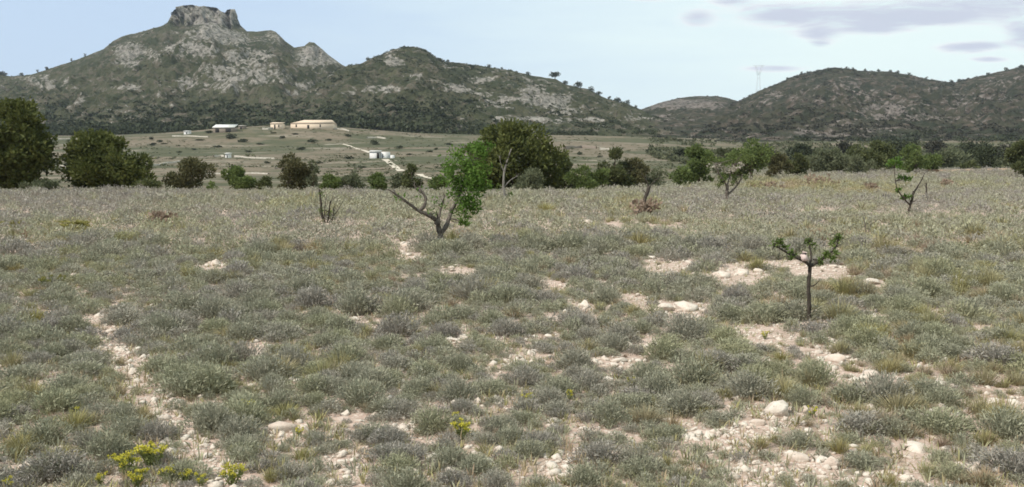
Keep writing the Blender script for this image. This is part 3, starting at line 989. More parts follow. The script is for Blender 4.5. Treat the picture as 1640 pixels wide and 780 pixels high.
almond("almond_sapling", "young upright almond with leafy arms and a pale wrap", (1295, 516),
       [([(1295, 516, 0), (1296, 490, 0), (1295, 460, 0), (1297, 435, 0), (1297, 424, 0)], 0.023, 0.021),
        ([(1297, 426, 0), (1286, 417, -.04), (1270, 410, -.06), (1256, 402, -.1), (1240, 392, -.1)], 0.020, 0.007),
        ([(1297, 426, 0), (1310, 419, .04), (1324, 409, .1), (1338, 397, .12), (1345, 380, .12)], 0.022, 0.007),
        ([(1297, 428, 0), (1299, 410, .06), (1297, 392, .1), (1298, 380, .1)], 0.014, 0.005)],
       [(1246, 396, -.08, 19, 12, 210), (1270, 409, -.06, 12, 7, 80), (1330, 406, .1, 18, 10, 190), (1341, 384, .12, 13, 15, 170), (1299, 390, .1, 10, 13, 110), (1314, 418, .05, 10, 6, 60)],
       M_almond2, M_barkdark, leaf=0.042, twig=7)
almond("almond_tree", "forked almond with pale blossom in its thin crown", (1164, 326),
       [([(1164, 326, 0), (1164, 312, 0), (1165, 303, 0), (1164, 296, 0)], 0.10, 0.08),
        ([(1165, 312, 0), (1174, 304, .2), (1182, 295, .3), (1190, 280, .4)], 0.06, 0.025),
        ([(1164, 298, 0), (1158, 288, -.2), (1150, 275, -.3), (1146, 264, -.4)], 0.05, 0.02),
        ([(1164, 298, 0), (1168, 285, .3), (1172, 268, .4)], 0.045, 0.02)],
       [(1158, 290, 0, 15, 11, 260), (1180, 286, .2, 15, 10, 260), (1158, 256, 0, 26, 12, 300), (1192, 254, .3, 14, 14, 260), (1175, 250, .3, 14, 10, 160)], M_green, leaf=0.13)
pale_t = [o for o in bpy.data.objects if o.name.startswith("almond_tree")][-1]
gp = np.array(pale_t.location)
acb = Acc()
for (a, c, rx, ry, k) in [(1150, 266, 8, 4, 50), (1163, 272, 8, 4, 60), (1177, 270, 8, 4, 60), (1186, 264, 5, 4, 30)]:
    C = P(a, c, gp[1]) - gp
    sx, sz = rx * gp[1] / FOC, ry * gp[1] / FOC
    acb.leaves(C + RNG.normal(0, .5, (k, 3)) * np.array([sx, sx, sz]), rand_dirs(k), 0.13, 0.09)
link("blossom", acb.out("blossom", M_pale), pale_t)
almond("almond_tree", "small leaning almond, leafy on one side and bare on the other", (1454, 344),
       [([(1454, 344, 0), (1457, 332, 0), (1460, 320, 0), (1463, 306, 0)], 0.058, 0.036),
        ([(1462, 312, 0), (1470, 298, .1), (1476, 288, .15), (1481, 277, .2)], 0.035, 0.012),
        ([(1457, 328, 0), (1446, 316, -.1), (1438, 304, -.15), (1434, 290, -.2), (1432, 270, -.2)], 0.032, 0.010)],
       [(1434, 265, -.2, 13, 12, 330), (1446, 286, -.1, 10, 8, 220), (1450, 318, 0, 7, 11, 200), (1438, 305, -.1, 7, 6, 90)], M_almond, M_barkdark, leaf=0.11)
almond("bare_tree", "leaning bare trunk with a few thin twigs rising from reddish grass", (1021, 348),
       [([(1021, 348, 0), (1028, 330, .1), (1034, 315, .2), (1040, 299, .3)], 0.085, 0.06),
        ([(1040, 300, .3), (1034, 288, .3), (1028, 278, .2)], 0.025, 0.01), ([(1039, 302, .3), (1048, 290, .4), (1058, 284, .4)], 0.022, 0.008)],
       [], M_almond2, M_barkdark)
almond("young_tree", "slender tree with a pale bare upper stem and low leaf tuft", (811, 328),
       [([(811, 328, 0), (808, 312, 0), (806, 290, 0), (809, 268, .1), (814, 252, .1), (819, 238, .2)], 0.075, 0.025),
        ([(807, 300, 0), (818, 288, .1), (829, 282, .2)], 0.03, 0.012), ([(808, 275, 0), (802, 262, -.1), (800, 250, -.1)], 0.02, 0.008)],
       [(819, 315, .1, 9, 7, 140), (803, 300, 0, 8, 8, 90)], M_almond2, M_barkpale, leaf=0.11)
almond("stump_sprouts", "clump of dark upright sprouts growing from an old stump", (520, 357),
       [([(517, 357, 0), (515, 340, 0), (514, 322, 0), (511, 303, 0)], 0.05, 0.022), ([(524, 357, 0), (527, 340, .1), (529, 322, .1)], 0.04, 0.018),
        ([(531, 357, .1), (534, 342, .1), (535, 330, .2)], 0.03, 0.012), ([(527, 356, .1), (540, 338, .2), (550, 322, .3)], 0.018, 0.006), ([(520, 357, 0), (520, 335, -.1), (523, 312, -.1)], 0.02, 0.008)],
       [(524, 342, .1, 14, 13, 170), (514, 312, 0, 6, 10, 60)], M_almond2, M_barkdark, leaf=0.07, cat="tree stump")
almond("dead_stem", "small dark dead stem standing behind the leaning almond", (1483, 322),
       [([(1483, 322, 0), (1484, 308, 0), (1483, 294, 0)], 0.07, 0.035)], [], M_almond2, M_barkdark, cat="tree")
almond("dead_stem", "little brown twiggy stem poking out of the grey shrubs", (1388, 380),
       [([(1388, 380, 0), (1386, 365, 0), (1384, 350, 0)], 0.03, 0.008), ([(1388, 378, 0), (1393, 366, .1), (1396, 356, .1)], 0.018, 0.005)], [], M_almond2, M_bark, cat="twig")

# the pale wrap tied to the sapling
sap = [o for o in bpy.data.objects if o.name.startswith("almond_sapling")][0]
sg = np.array(sap.location)
c = P(1288, 411, sg[1] - 0.05) - sg
a_ = Acc()
a_.tube([c + np.array((0.004, 0, -.05)), c + np.array((0, 0, -.015)), c + np.array((-.004, 0, .02)), c + np.array((0.002, 0, .05))], [.033, .038, .034, .036], 6, 0.05, smooth=False)
link("wrap", a_.out("wrap", M_tag), sap)

# small pines on the skylines
ridge_defs = [
    ("pine on the mountain's long shoulder", hv_main, "pines along the mountain's long shoulder", [(34, 8, 9), (60, 10, 6), (74, 8, 9), (115, 10, 6), (137, 9, 6), (2, 7, 20), (277, 9, 5)]),
    ("pine on the rounded hill's crest", hv_mid, "pines along the rounded hill's crest", [(588, 8, 9), (716, 7, 8), (784, 9, 9), (803, 7, 6), (846, 8, 10), (889, 18, 18), (905, 10, 12), (925, 15, 18), (947, 14, 14), (960, 10, 12), (975, 12, 8), (990, 11, 16), (1003, 9, 12), (1018, 9, 8)]),
    ("pine on the brown hill's crest", hv_r, "pines along the brown hill's crest", [(1262, 6, 7), (1284, 8, 7), (1293, 6, 6), (1366, 7, 7), (1385, 8, 6), (1408, 7, 8), (1425, 6, 8), (1437, 7, 9), (1455, 8, 8), (1484, 8, 6), (1523, 7, 8), (1536, 7, 10), (1583, 7, 8), (1611, 8, 10), (1636, 8, 10)])]
ORD = "first second third fourth fifth sixth seventh eighth ninth tenth eleventh twelfth thirteenth fourteenth fifteenth sixteenth".split()
for (lb, (hv, rk_), grp, items) in ridge_defs:
    row = hv[-17]
    rpx, rpy, _ = proj(row)
    items = sorted(items)
    for k, (px_, hpx, wpx_) in enumerate(items):
        i_ = int(np.argmin(np.abs(rpx - px_)))
        p = row[i_].copy()
        Y = p[1]
        f_ = 0.75 if px_ == 889 else 0.66
        h, r_ = f_ * hpx * Y / FOC, f_ * 1.15 * wpx_ / 2 * Y / FOC
        nm = "small dark " + lb + ", " + ORD[k] + " in line from the west end"
        if px_ == 889:
            nm = "lone umbrella pine rising clear above the rounded hill's crest"
        p[2] -= 0.15 * h
        t = empty("pine_tree", p, nm, "pine", grp)
        a_ = Acc()
        a_.tube([(0, 0, -1), (0.1, 0, h * .4), (0, 0, h * .8)], [h * .06, h * .045, h * .02], 6)
        link("trunk", a_.out("trunk", M_pinebark), t)
        a_ = Acc()
        lobes = [(np.array((RNG.uniform(-.55, .55) * r_, RNG.uniform(-.5, .5) * r_, h * RNG.uniform(.6 if px_ == 889 else .2, .9))), r_ * RNG.uniform(.35, .55)) for _ in range(8)]
        if px_ == 889:
            lobes = [(np.array((q * .3 * r_, RNG.uniform(-.3, .3) * r_, h * (.72 + .08 * RNG.random()))), r_ * .45) for q in (-2, -1, 0, 1, 2, 0)]
        foliage(a_, lobes, 260, r_ * .35, r_ * .2, squash=.7)
        link("crown", a_.out("crown", M_scrub), t)


# ------------------------------------------------------------------ buildings, track, walls, pylon
def at_ground(px, py):
    return G(px, py)


def house(label, pxl, pxr, py_base, py_eave, py_ridge, wallm, roofm, depth, roof_kind="gable", name="farmhouse", doors=(), inset=(0, 0), annex=None):
    c = G((pxl + pxr) / 2, py_base)
    Y = c[1]
    x0, x1 = (pxl - CX) / FOC * Y - c[0], (pxr - CX) / FOC * Y - c[0]
    he, hr = P(0, py_eave, Y)[2] - c[2], P(0, py_ridge, Y)[2] - c[2]
    t = empty(name, c, label, "building")
    a_ = Acc()
    a_.box((x0, 0, -2), (x1, depth, he))
    link("wall", a_.out("wall", wallm), t)
    r_ = Acc()
    ov = 0.25
    i0, i1 = inset
    if roof_kind == "hip":
        r_.add([(x0 - ov, -ov, he), (x1 + ov, -ov, he), (x1 + ov, depth + ov, he), (x0 - ov, depth + ov, he), (x0 + i0, depth / 2, hr), (x1 - i1, depth / 2, hr)],
               [(0, 4, 3), (1, 2, 5)], [(0, 1, 5, 4), (2, 3, 4, 5), (0, 3, 2, 1)])
    else:
        r_.add([(x0 - ov, -ov, he), (x1 + ov, -ov, he), (x1 + ov, depth + ov, hr), (x0 - ov, depth + ov, hr), (x0 - ov, -ov, he + .25), (x1 + ov, -ov, he + .25), (x1 + ov, depth + ov, hr + .25), (x0 - ov, depth + ov, hr + .25)],
               None, [(0, 3, 2, 1), (4, 5, 6, 7), (0, 1, 5, 4), (1, 2, 6, 5), (2, 3, 7, 6), (3, 0, 4, 7)])
    link("roof", r_.out("roof", roofm), t)
    for (f0, f1, h0, h1, kind) in doors:
        a_ = Acc()
        X0, X1 = x0 + (x1 - x0) * f0, x0 + (x1 - x0) * f1
        a_.box((X0, -0.06, he * h0), (X1, 0.02, he * h1))
        link(kind, a_.out(kind, M_dark), t)
    return t, c, x0, x1, he


house("long tan farm building with a big tan roof above the plain", 468, 534, 206.5, 197.5, 191, M_tan, M_tanroof, 16, "hip", "farm_building",
      doors=((.40, .45, 0, .7, "door"), (.12, .15, .3, .8, "window"), (.70, .73, .3, .8, "window")), inset=(7, 1.5))
house("small tan outbuilding next to the long tan farm building", 436, 455, 207, 198, 195.5, M_tan, M_tanroof, 6, "shed", "outbuilding", doors=((.3, .42, 0, .8, "door"), (.65, .75, .3, .8, "window")))
house("brown barn with a long white sheet roof", 344, 378, 212, 204.5, 199, M_brownwall, M_metalroof, 7, "shed", "barn", doors=((.12, .3, 0, .8, "door"), (.6, .85, 0, .8, "door")))
house("narrow white tower-like shed beside the pines", 300, 305, 206, 198, 197, M_white, M_metalroof, 3, "shed", "shed", doors=((.35, .65, 0, .35, "door"),))
house("tiny white hut below the narrow white shed", 298, 307, 215, 210.5, 209.5, M_white, M_metalroof, 3, "shed", "hut", doors=((.4, .6, 0, .7, "door"),))
house("grey shed in the trees past the white roofed barn", 385, 394, 207, 202, 200.5, M_brownwall, M_wallgrey, 5, "shed", "shed", doors=((.3, .6, 0, .7, "door"),))
# the white hut: two white rooms with a dark gap, a lean-to at its end
t, c, x0, x1, he = house("white ruined hut in two blocks on the bend of the pale track", 593, 609, 254, 243, 241.5, M_white, M_white, 5, "shed", "hut", doors=((.72, .97, 0, .85, "door"),))
Yh = c[1]
sc_ = Yh / FOC
a_ = Acc()
a_.box((x1 + 0.15, 0.8, -2), (x1 + 14 * sc_, 5.5, 10.5 * sc_))
link("wall", a_.out("wall", M_white), t)
a_ = Acc()
a_.box((x1 + 0.15 + 12.0 * sc_ * .28, .74, 0), (x1 + 12.0 * sc_ * .42, .82, 7 * sc_))
link("door", a_.out("door", M_dark), t)
a_ = Acc()
a_.box((x1 + 14 * sc_ + .1, 1.2, -2), (x1 + 22 * sc_, 4, 5.5 * sc_))
link("annex", a_.out("annex", M_white), t)
house("small white block far along the plain beside the big pine", 73, 88, 215, 210.5, 209, M_wallgrey, M_metalroof, 6, "shed", "hut", doors=((.2, .4, 0, .7, "door"),))
house("little white cabin among the plain's walls", 363, 369, 253, 246.5, 245.5, M_white, M_metalroof, 3, "shed", "hut", doors=((.35, .6, 0, .7, "door"),))


def ribbon(name, label, pts, width, mat, lift=0.05, kind="structure", hgt=None):
    W = np.array([G(a, c_) for a, c_ in pts])
    t_ = np.linspace(0, len(W) - 1, (len(W) - 1) * 10 + 1)
    X, Yy = np.interp(t_, np.arange(len(W)), W[:, 0]), np.interp(t_, np.arange(len(W)), W[:, 1])
    X = X + 0.004 * Yy * 0.2 * fbm(t_ * 1.7, t_ * 0, 2, 8)
    d = np.stack([np.gradient(X), np.gradient(Yy)], 1)
    d /= np.linalg.norm(d, axis=1)[:, None] + 1e-9
    nrm = np.stack([-d[:, 1], d[:, 0]], 1)
    w_ = width * (1 + 0.25 * fbm(t_ * 2.3, t_ * 0 + 3, 2, 5))
    if hgt is None:
        cols_ = []
        for q in (-1, -.5, 0, .5, 1):
            xx, yy = X + nrm[:, 0] * w_ / 2 * q, Yy + nrm[:, 1] * w_ / 2 * q
            cols_.append(np.stack([xx, yy, H(xx, yy) + lift], 1))
        Vv = np.stack(cols_, 1)
        m_, n_ = Vv.shape[:2]
        i = np.arange(m_ - 1)[:, None] * n_
        j = np.arange(n_ - 1)[None]
        Qq = np.stack([i + j, i + j + 1, i + n_ + j + 1, i + n_ + j], -1).reshape(-1, 4)
    else:
        hh = hgt * (1 + 0.3 * fbm(t_ * 3.1, t_ * 0 + 1, 2, 12))
        z = H(X, Yy)
        o1 = nrm * (w_ / 2)[:, None]
        Vv = np.stack([np.stack([X - o1[:, 0], Yy - o1[:, 1], z - 0.4], 1), np.stack([X - o1[:, 0] * .8, Yy - o1[:, 1] * .8, z + hh], 1),
                       np.stack([X + o1[:, 0] * .8, Yy + o1[:, 1] * .8, z + hh], 1), np.stack([X + o1[:, 0], Yy + o1[:, 1], z - 0.4], 1)], 1)
        m_, n_ = Vv.shape[:2]
        i = np.arange(m_ - 1)[:, None] * n_
        j = np.arange(n_ - 1)[None]
        Qq = np.stack([i + j, i + j + 1, i + n_ + j + 1, i + n_ + j], -1).reshape(-1, 4)
        Qq = np.vstack([Qq, [[0, 1, 2, 3]], [[(m_ - 1) * n_ + 3, (m_ - 1) * n_ + 2, (m_ - 1) * n_ + 1, (m_ - 1) * n_]]])
    o = link(name, mesh(name, Vv.reshape(-1, 3), None, Qq, [mat]))
    return tag(o, label, None if kind else "wall", None, kind)


ribbon("path", "pale dirt track climbing past the white ruined hut", [(520, 232), (548, 231), (560, 234), (575, 239), (592, 245)], 1.9, M_path)
ribbon("path", "pale dirt track below the white ruined hut", [(616, 255), (626, 263), (634, 269), (644, 274)], 2.4, M_path)
ribbon("path", "short pale end of the dirt track behind the hedge bushes", [(672, 279), (682, 284), (702, 289)], 1.6, M_path)
ribbon("soil_bank", "orange earth bank at the far rim of the field", [(1490, 277), (1530, 276), (1575, 275), (1625, 275)], 3.0, M_bank, kind="structure", hgt=0.45)
walls = [("pale dry stone wall by the small white block", [(90, 217), (112, 216), (140, 215)], 1.1), ("pale dry stone wall running behind the broad pine", [(186, 215), (215, 214), (238, 213)], 1.2),
         ("low pale terrace wall on the plain beyond the broad pine", [(88, 224), (112, 223), (136, 223)], 0.7), ("low pale terrace wall ending at the brownish bush", [(240, 266), (262, 263), (288, 259)], 0.6),
         ("pale terrace wall by the little white cabin", [(342, 252), (352, 251), (360, 251)], 0.8), ("long low terrace wall reaching the tall brown bush", [(376, 252), (405, 254), (440, 255)], 0.7),
         ("pale bank of stones under the rounded hill behind dark bushes", [(905, 239), (930, 237), (955, 238)], 1.4), ("broken stone wall under the rounded hill", [(960, 240), (975, 240), (992, 241)], 1.0),
         ("white stone wall below the pinewood edge", [(588, 222), (603, 221), (618, 223)], 0.9), ("stone wall at the foot of the white roofed barn", [(276, 219), (300, 219), (334, 220)], 0.7),
         ("pale wall glimpsed between the two large pines", [(82, 268), (95, 267), (108, 268)], 0.5), ("stone wall running along the plain's lowest field", [(330, 279), (400, 278), (430, 279)], 0.35),
         ("dark long field wall crossing below the white ruined hut", [(440, 271), (540, 271), (632, 271)], 0.45), ("pale wall by the long tan farm building", [(420, 208), (428, 208), (436, 207)], 1.2),
         ("stone wall behind the long tan farm building's end", [(536, 207), (548, 208), (560, 211)], 0.8)]
for lb, pts, hh in walls:
    ribbon("stone_wall", lb, pts, 0.8, M_brownwall if "dark" in lb else M_wallgrey, kind=None, hgt=hh)

# small bushes dotted over the plain
g = np.random.default_rng(5)
small = None
k_ = 0
specks = [(250, 213), (258, 228), (241, 224), (245, 233), (262, 231), (155, 214), (165, 221), (118, 227), (282, 211), (325, 208), (335, 213), (388, 228), (420, 232), (500, 228),
          (525, 225), (480, 240), (455, 222), (560, 219), (640, 238), (690, 244), (700, 240), (655, 248), (560, 255), (600, 232), (470, 216), (440, 214), (310, 240), (285, 245),
          (320, 225), (400, 244), (720, 232), (735, 250), (1040, 246), (1060, 250), (930, 248), (960, 252), (1075, 240), (350, 236), (372, 222), (430, 262), (510, 262), (580, 270)]
for (px_, py_) in specks:
    c = G(px_ + g.uniform(-2, 2), py_)
    h = g.uniform(3.5, 8.0) * c[1] / FOC
    if small is None or k_ < 3:
        lobes = [(np.array((g.uniform(-.5, .5), g.uniform(-.5, .5), g.uniform(.3, .8))), g.uniform(.25, .45)) for _ in range(7)]
        a_ = Acc()
        foliage(a_, lobes, 240, .3, .18)
        me_ = a_.out("bush", M_scrub)
        small = (small or []) + [me_]
    o = link("plain_bush", small[k_ % len(small)], None, c - np.array((0, 0, .1 * h)))
    o.scale = (h * g.uniform(.8, 2.2), h * g.uniform(.9, 1.4), h * g.uniform(.5, 1.0))
    o.rotation_euler = (0, 0, g.uniform(0, 6.2))
    tag(o, "tiny dark bush dotted on the open plain below the mountain", "bush", "tiny bushes dotted over the plain")
    k_ += 1

n = 9000
px = g.uniform(-250, 1100, n)
Yw = 95 + 510 * g.random(n) ** .8
x = (px - CX) / FOC * Yw
keep = fbm(x / 35, Yw / 28, 3, 19) > -.08
x, Yw = x[keep], Yw[keep]
V2, Q2, _ = scatter(CL, np.stack([x, Yw, H(x, Yw) - .1], 1), np.exp(g.normal(-.8, .5, len(x))), g.uniform(0, 6.3, len(x)), g.integers(0, 5, len(x)), g.uniform(0.5, .9, len(x)))
tag(link("plain_scrub", mesh("plain_scrub", V2, None, Q2, [M_valley])), "low tufts and scrub scattered over the dry plain", None, None, "stuff")

# lattice pylon behind the brown hill's shoulder
Yp = 1700
pb = P(1214, 170, Yp)
t = empty("transmission_pylon", pb, "tall pale lattice pylon with a forked head on the skyline", "pylon")
zt = P(1214, 105, Yp)[2] - pb[2]
zw = P(1214, 122, Yp)[2] - pb[2]
mp = Yp / FOC
a_ = Acc()
legs = [(sx, sy) for sx in (-1, 1) for sy in (-1, 1)]
for sx, sy in legs:
    a_.tube([(sx * 5 * mp, sy * 5 * mp, -10), (sx * 1.6 * mp, sy * 1.6 * mp, zw)], [.2, .15], 4, smooth=False)
for k in range(8):
    f0, f1 = k / 8, (k + 1) / 8
    r0_, r1_ = 5 + (1.6 - 5) * f0, 5 + (1.6 - 5) * f1
    for q in range(4):
        (ax, ay), (bx, by) = [(-1, -1), (1, -1), (1, 1), (-1, 1)][q], [(1, -1), (1, 1), (-1, 1), (-1, -1)][q]
        a_.tube([(ax * r0_ * mp, ay * r0_ * mp, f0 * zw), (bx * r1_ * mp, by * r1_ * mp, f1 * zw)], .08, 4, smooth=False)
link("tower", a_.out("tower", M_steel), t)
a_ = Acc()
for sx in (-1, 1):
    for sy in (-1, 1):
        a_.tube([(sx * 1.6 * mp, sy * 1.6 * mp, zw), (sx * 6 * mp, sy * .8 * mp, zt)], .14, 4, smooth=False)
        a_.tube([(sx * .2 * mp, sy * 1.0 * mp, zw + 2), (sx * 4 * mp, sy * .6 * mp, zt)], .15, 4, smooth=False)
a_.tube([(-9 * mp, 0, zt), (9 * mp, 0, zt)], .25, 4, smooth=False)
a_.tube([(-7 * mp, 0, zt - 2.5), (7 * mp, 0, zt - 2.5)], .15, 4, smooth=False)
link("crossarm", a_.out("crossarm", M_steel), t)


# ------------------------------------------------------------------ stones
def stone_proto(seed, sub=3, flat=.65):
    g_ = np.random.default_rng(seed)
    V, T = ico(sub)
    ax = g_.uniform(.75, 1.25, 3)
    n_ = fbm(V[:, 0] * 1.3 + seed, V[:, 1] * 1.3 + V[:, 2] * 2.1, 2, seed) * .35 + fbm(V[:, 0] * 4 + V[:, 2] * 3, V[:, 1] * 4, 3, seed + 3) * .13
    V = V * (1 + n_)[:, None]
    for q in range(9):           # broken faces
        d = g_.normal(0, 1, 3)
        d /= np.linalg.norm(d)
        lim = g_.uniform(.5, .8)
        s_ = V @ d
        V = V - np.outer(np.maximum(s_ - lim, 0) * .95, d)
    V = V * ax * np.array([1, 1, flat])
    V[:, 2] = np.maximum(V[:, 2], -.3)
    return V, T


# half buried stones
stone_me = [mesh("stone", *stone_proto(200 + k, 3, [.7, .5, .85, .6][k % 4]), None, [M_stone], None, False) for k in range(12)]
stones_px = [(1243, 664, 52, "big rounded pinkish boulder, the largest stone in the field"), (1276, 737, 40, "cream rounded stone below the big pinkish boulder"),
             (1328, 749, 32, "cream broken stone beside the rounded cream one"), (1470, 722, 42, "pale pitted stone alone in the olive grass"),
             (1563, 748, 24, "pale flat stone in grass past the pitted stone"), (452, 690, 46, "pale slab half buried next to yellow flowers"),
             (486, 692, 22, "pinkish chip lying at the end of the half buried slab"), (1505, 620, 28, "pinkish stone behind the long olive grass"), (1395, 603, 26, "cream stone behind the dark green tuft"),
             (1338, 578, 30, "flat cream stone in front of the sapling's bare patch"), (1330, 606, 18, "small cream stone on the patch below the sapling"),
             (570, 513, 20, "bright white flat stone in the middle of the grey shrubs"), (548, 499, 14, "small white stone behind the bright flat one"),
             (653, 395, 20, "white stone in the little heap near the leaning almond"), (644, 393, 14, "grey white stone flanking the little white heap"), (655, 409, 14, "white stone at the front of the little heap"),
             (670, 418, 13, "low white stone closing the little heap near the leaning almond"), (648, 362, 18, "pale slab behind the little white heap"),
             (345, 425, 18, "pale stone on the bare spot of the mid field"), (362, 433, 14, "pinkish stone on the bare spot of the mid field"), (590, 480, 20, "pinkish stone behind the bright flat stone"),
             (740, 543, 18, "pale stone alone in front of the dark shrubs"), (443, 457, 13, "pink stone alone among grey shrubs"), (1335, 428, 15, "white stone just past the sapling's stem"),
             (1403, 426, 9, "small white stone behind the sapling's bare patch"), (862, 630, 16, "round pale stone in dry grass"), (766, 646, 18, "rounded white pebbly stone beside thin stems"),
             (936, 690, 18, "white stone before the mauve shrub"), (1063, 498, 30, "pale rock outcrop, the taller of two"), (1098, 498, 36, "pale flat rock outcrop, the broader of two"),
             (935, 493, 20, "pale stone lying before the green mound"), (1003, 430, 20, "pale stone in the long bare streak"), (1045, 415, 14, "white stone at the top of the long bare streak"),
             (1155, 445, 30, "tan rock on the pale bank near the sapling"), (1185, 440, 26, "white tipped rock on the pale bank near the sapling"), (1215, 436, 18, "small pale rock between bank and sapling"),
             (1625, 647, 20, "white stone at the picture's edge in a group of three"), (1595, 645, 22, "pale stone leading the group of three"), (1600, 667, 12, "small pale stone under the group of three"),
             (63, 388, 9, "upright small white stone far back in the grey field"), (117, 443, 12, "white stone past the yellow tuft"), (52, 469, 13, "flat white stone under the yellow tuft"),
             (940, 361, 18, "pale slab in the far grey field beyond the almonds"), (40, 762, 14, "white stone on the near edge below mauve shrubs"), (95, 722, 20, "flat white stone between two mauve shrubs"),
             (545, 732, 18, "white stone in the stony patch near the bottom edge"), (560, 725, 10, "little white stone beside the stony patch"), (880, 540, 16, "pale stone before a dark green mound"),
             (973, 612, 22, "pale slab pointing down the slope of dry grass"), (992, 580, 24, "pinkish slab in the pale streak of soil"), (850, 570, 18, "cream stone in a gap of sage shrubs"),
             (1160, 690, 16, "cream stone in the pebble strip below the boulder"), (1135, 700, 14, "pale stone at the edge of the pebble strip"), (1215, 680, 26, "pink flat stone leaning on the big boulder"),
             (1288, 658, 16, "white stone standing past the big boulder"), (1295, 692, 18, "pale stone before the mauve cushion near the boulder"), (1395, 455, 26, "flat tan slab behind the sapling"),
             (1550, 549, 12, "white flat stone in the far sage shrubs"), (1470, 587, 12, "small white stone beyond the pinkish stone"), (800, 722, 22, "pale stone beside the yellow flower stalk"),
             (420, 690, 14, "tan stone at the start of the half buried slab"), (1400, 762, 20, "white stone close to the bottom edge under olive grass"), (1450, 770, 24, "pale flat stone at the bottom edge"),
             (600, 665, 12, "pale stone behind the grassy mauve mound"), (700, 614, 12, "pale stone amid sage stems"), (1110, 690, 14, "rough cream stone near the pebble strip")]
STONES = []
for k, (px_, py_, wpx_, lb) in enumerate(stones_px):
    c = G(px_, py_)
    r_ = wpx_ / 2 * c[1] / FOC
    o = link("stone", stone_me[k % 12], None, (c[0], c[1], c[2] + r_ * .18))
    o.scale = (r_, r_ * RNG.uniform(.8, 1.1), r_ * RNG.uniform(.85, 1.1))
    o.rotation_euler = (RNG.uniform(-.2, .2), RNG.uniform(-.2, .2), RNG.uniform(0, 6.28))
    if k == 0:
        o.scale = (r_, r_ * .9, r_ * 1.3)
        o.rotation_euler = (0, 0, 1.0)
    tag(o, lb, "stone", "stones lying on the field")
    STONES.append((c[0], c[1], r_, lb))

# patches without shrubs, as (px, py, rx, ry)
bare = [(1170, 442, 62, 20), (1060, 428, 70, 14), (1320, 438, 60, 16), (1078, 500, 52, 16), (985, 580, 40, 12), (1110, 690, 40, 22), (1190, 690, 50, 28),
        (1235, 758, 100, 24), (1310, 750, 50, 16), (545, 745, 50, 30), (420, 550, 24, 28), (590, 480, 20, 10), (350, 430, 36, 12), (840, 568, 34, 12), (660, 670, 20, 14),
        (900, 742, 70, 20), (1040, 550, 18, 18), (1400, 612, 50, 18), (1600, 652, 50, 12), (1220, 540, 60, 22), (90, 608, 36, 16), (12, 600, 14, 14), (885, 458, 24, 9),
        (658, 408, 24, 20), (735, 545, 16, 8), (452, 690, 36, 14), (1243, 668, 34, 16), (1460, 727, 30, 9), (1500, 620, 22, 9), (1395, 606, 20, 9), (570, 514, 20, 7),
        (740, 435, 36, 8), (1400, 455, 30, 8), (640, 615, 12, 8), (1330, 590, 30, 20), (765, 648, 14, 8), (1560, 750, 20, 7), (1430, 765, 50, 12), (60, 745, 40, 10), (1010, 480, 40, 10),
        (1250, 425, 40, 10), (300, 30, 1, 1), (930, 492, 22, 7), (1470, 460, 40, 6), (1060, 605, 50, 8)]
track = [(160, 500, 12), (172, 530, 17), (188, 565, 22), (225, 600, 26), (255, 635, 30), (275, 665, 34), (305, 700, 40), (335, 740, 44), (360, 780, 48), (385, 830, 52)]


def bareness(px, py):
    m_ = np.zeros_like(px)
    wob = 0.45 * fbm(px / 17.0, py / 8.0, 3, 71)
    for (a, c, rx, ry) in bare:
        e = np.sqrt(((px - a) / rx) ** 2 + ((py - c) / ry) ** 2)
        m_ = np.maximum(m_, 1 - sstep(.62, 1.08, e + wob * 1.4))
    ty = [q[1] for q in track]
    d = np.abs(px - np.interp(py, ty, [q[0] for q in track])) / np.interp(py, ty, [q[2] for q in track])
    m_ = np.maximum(m_, (1 - sstep(.55, 1.25, d + 1.7 * wob)) * (py > 500) * (.8 + .2 * (fbm(px / 9.0, py / 5.0, 2, 72) > -.2)))
    return m_


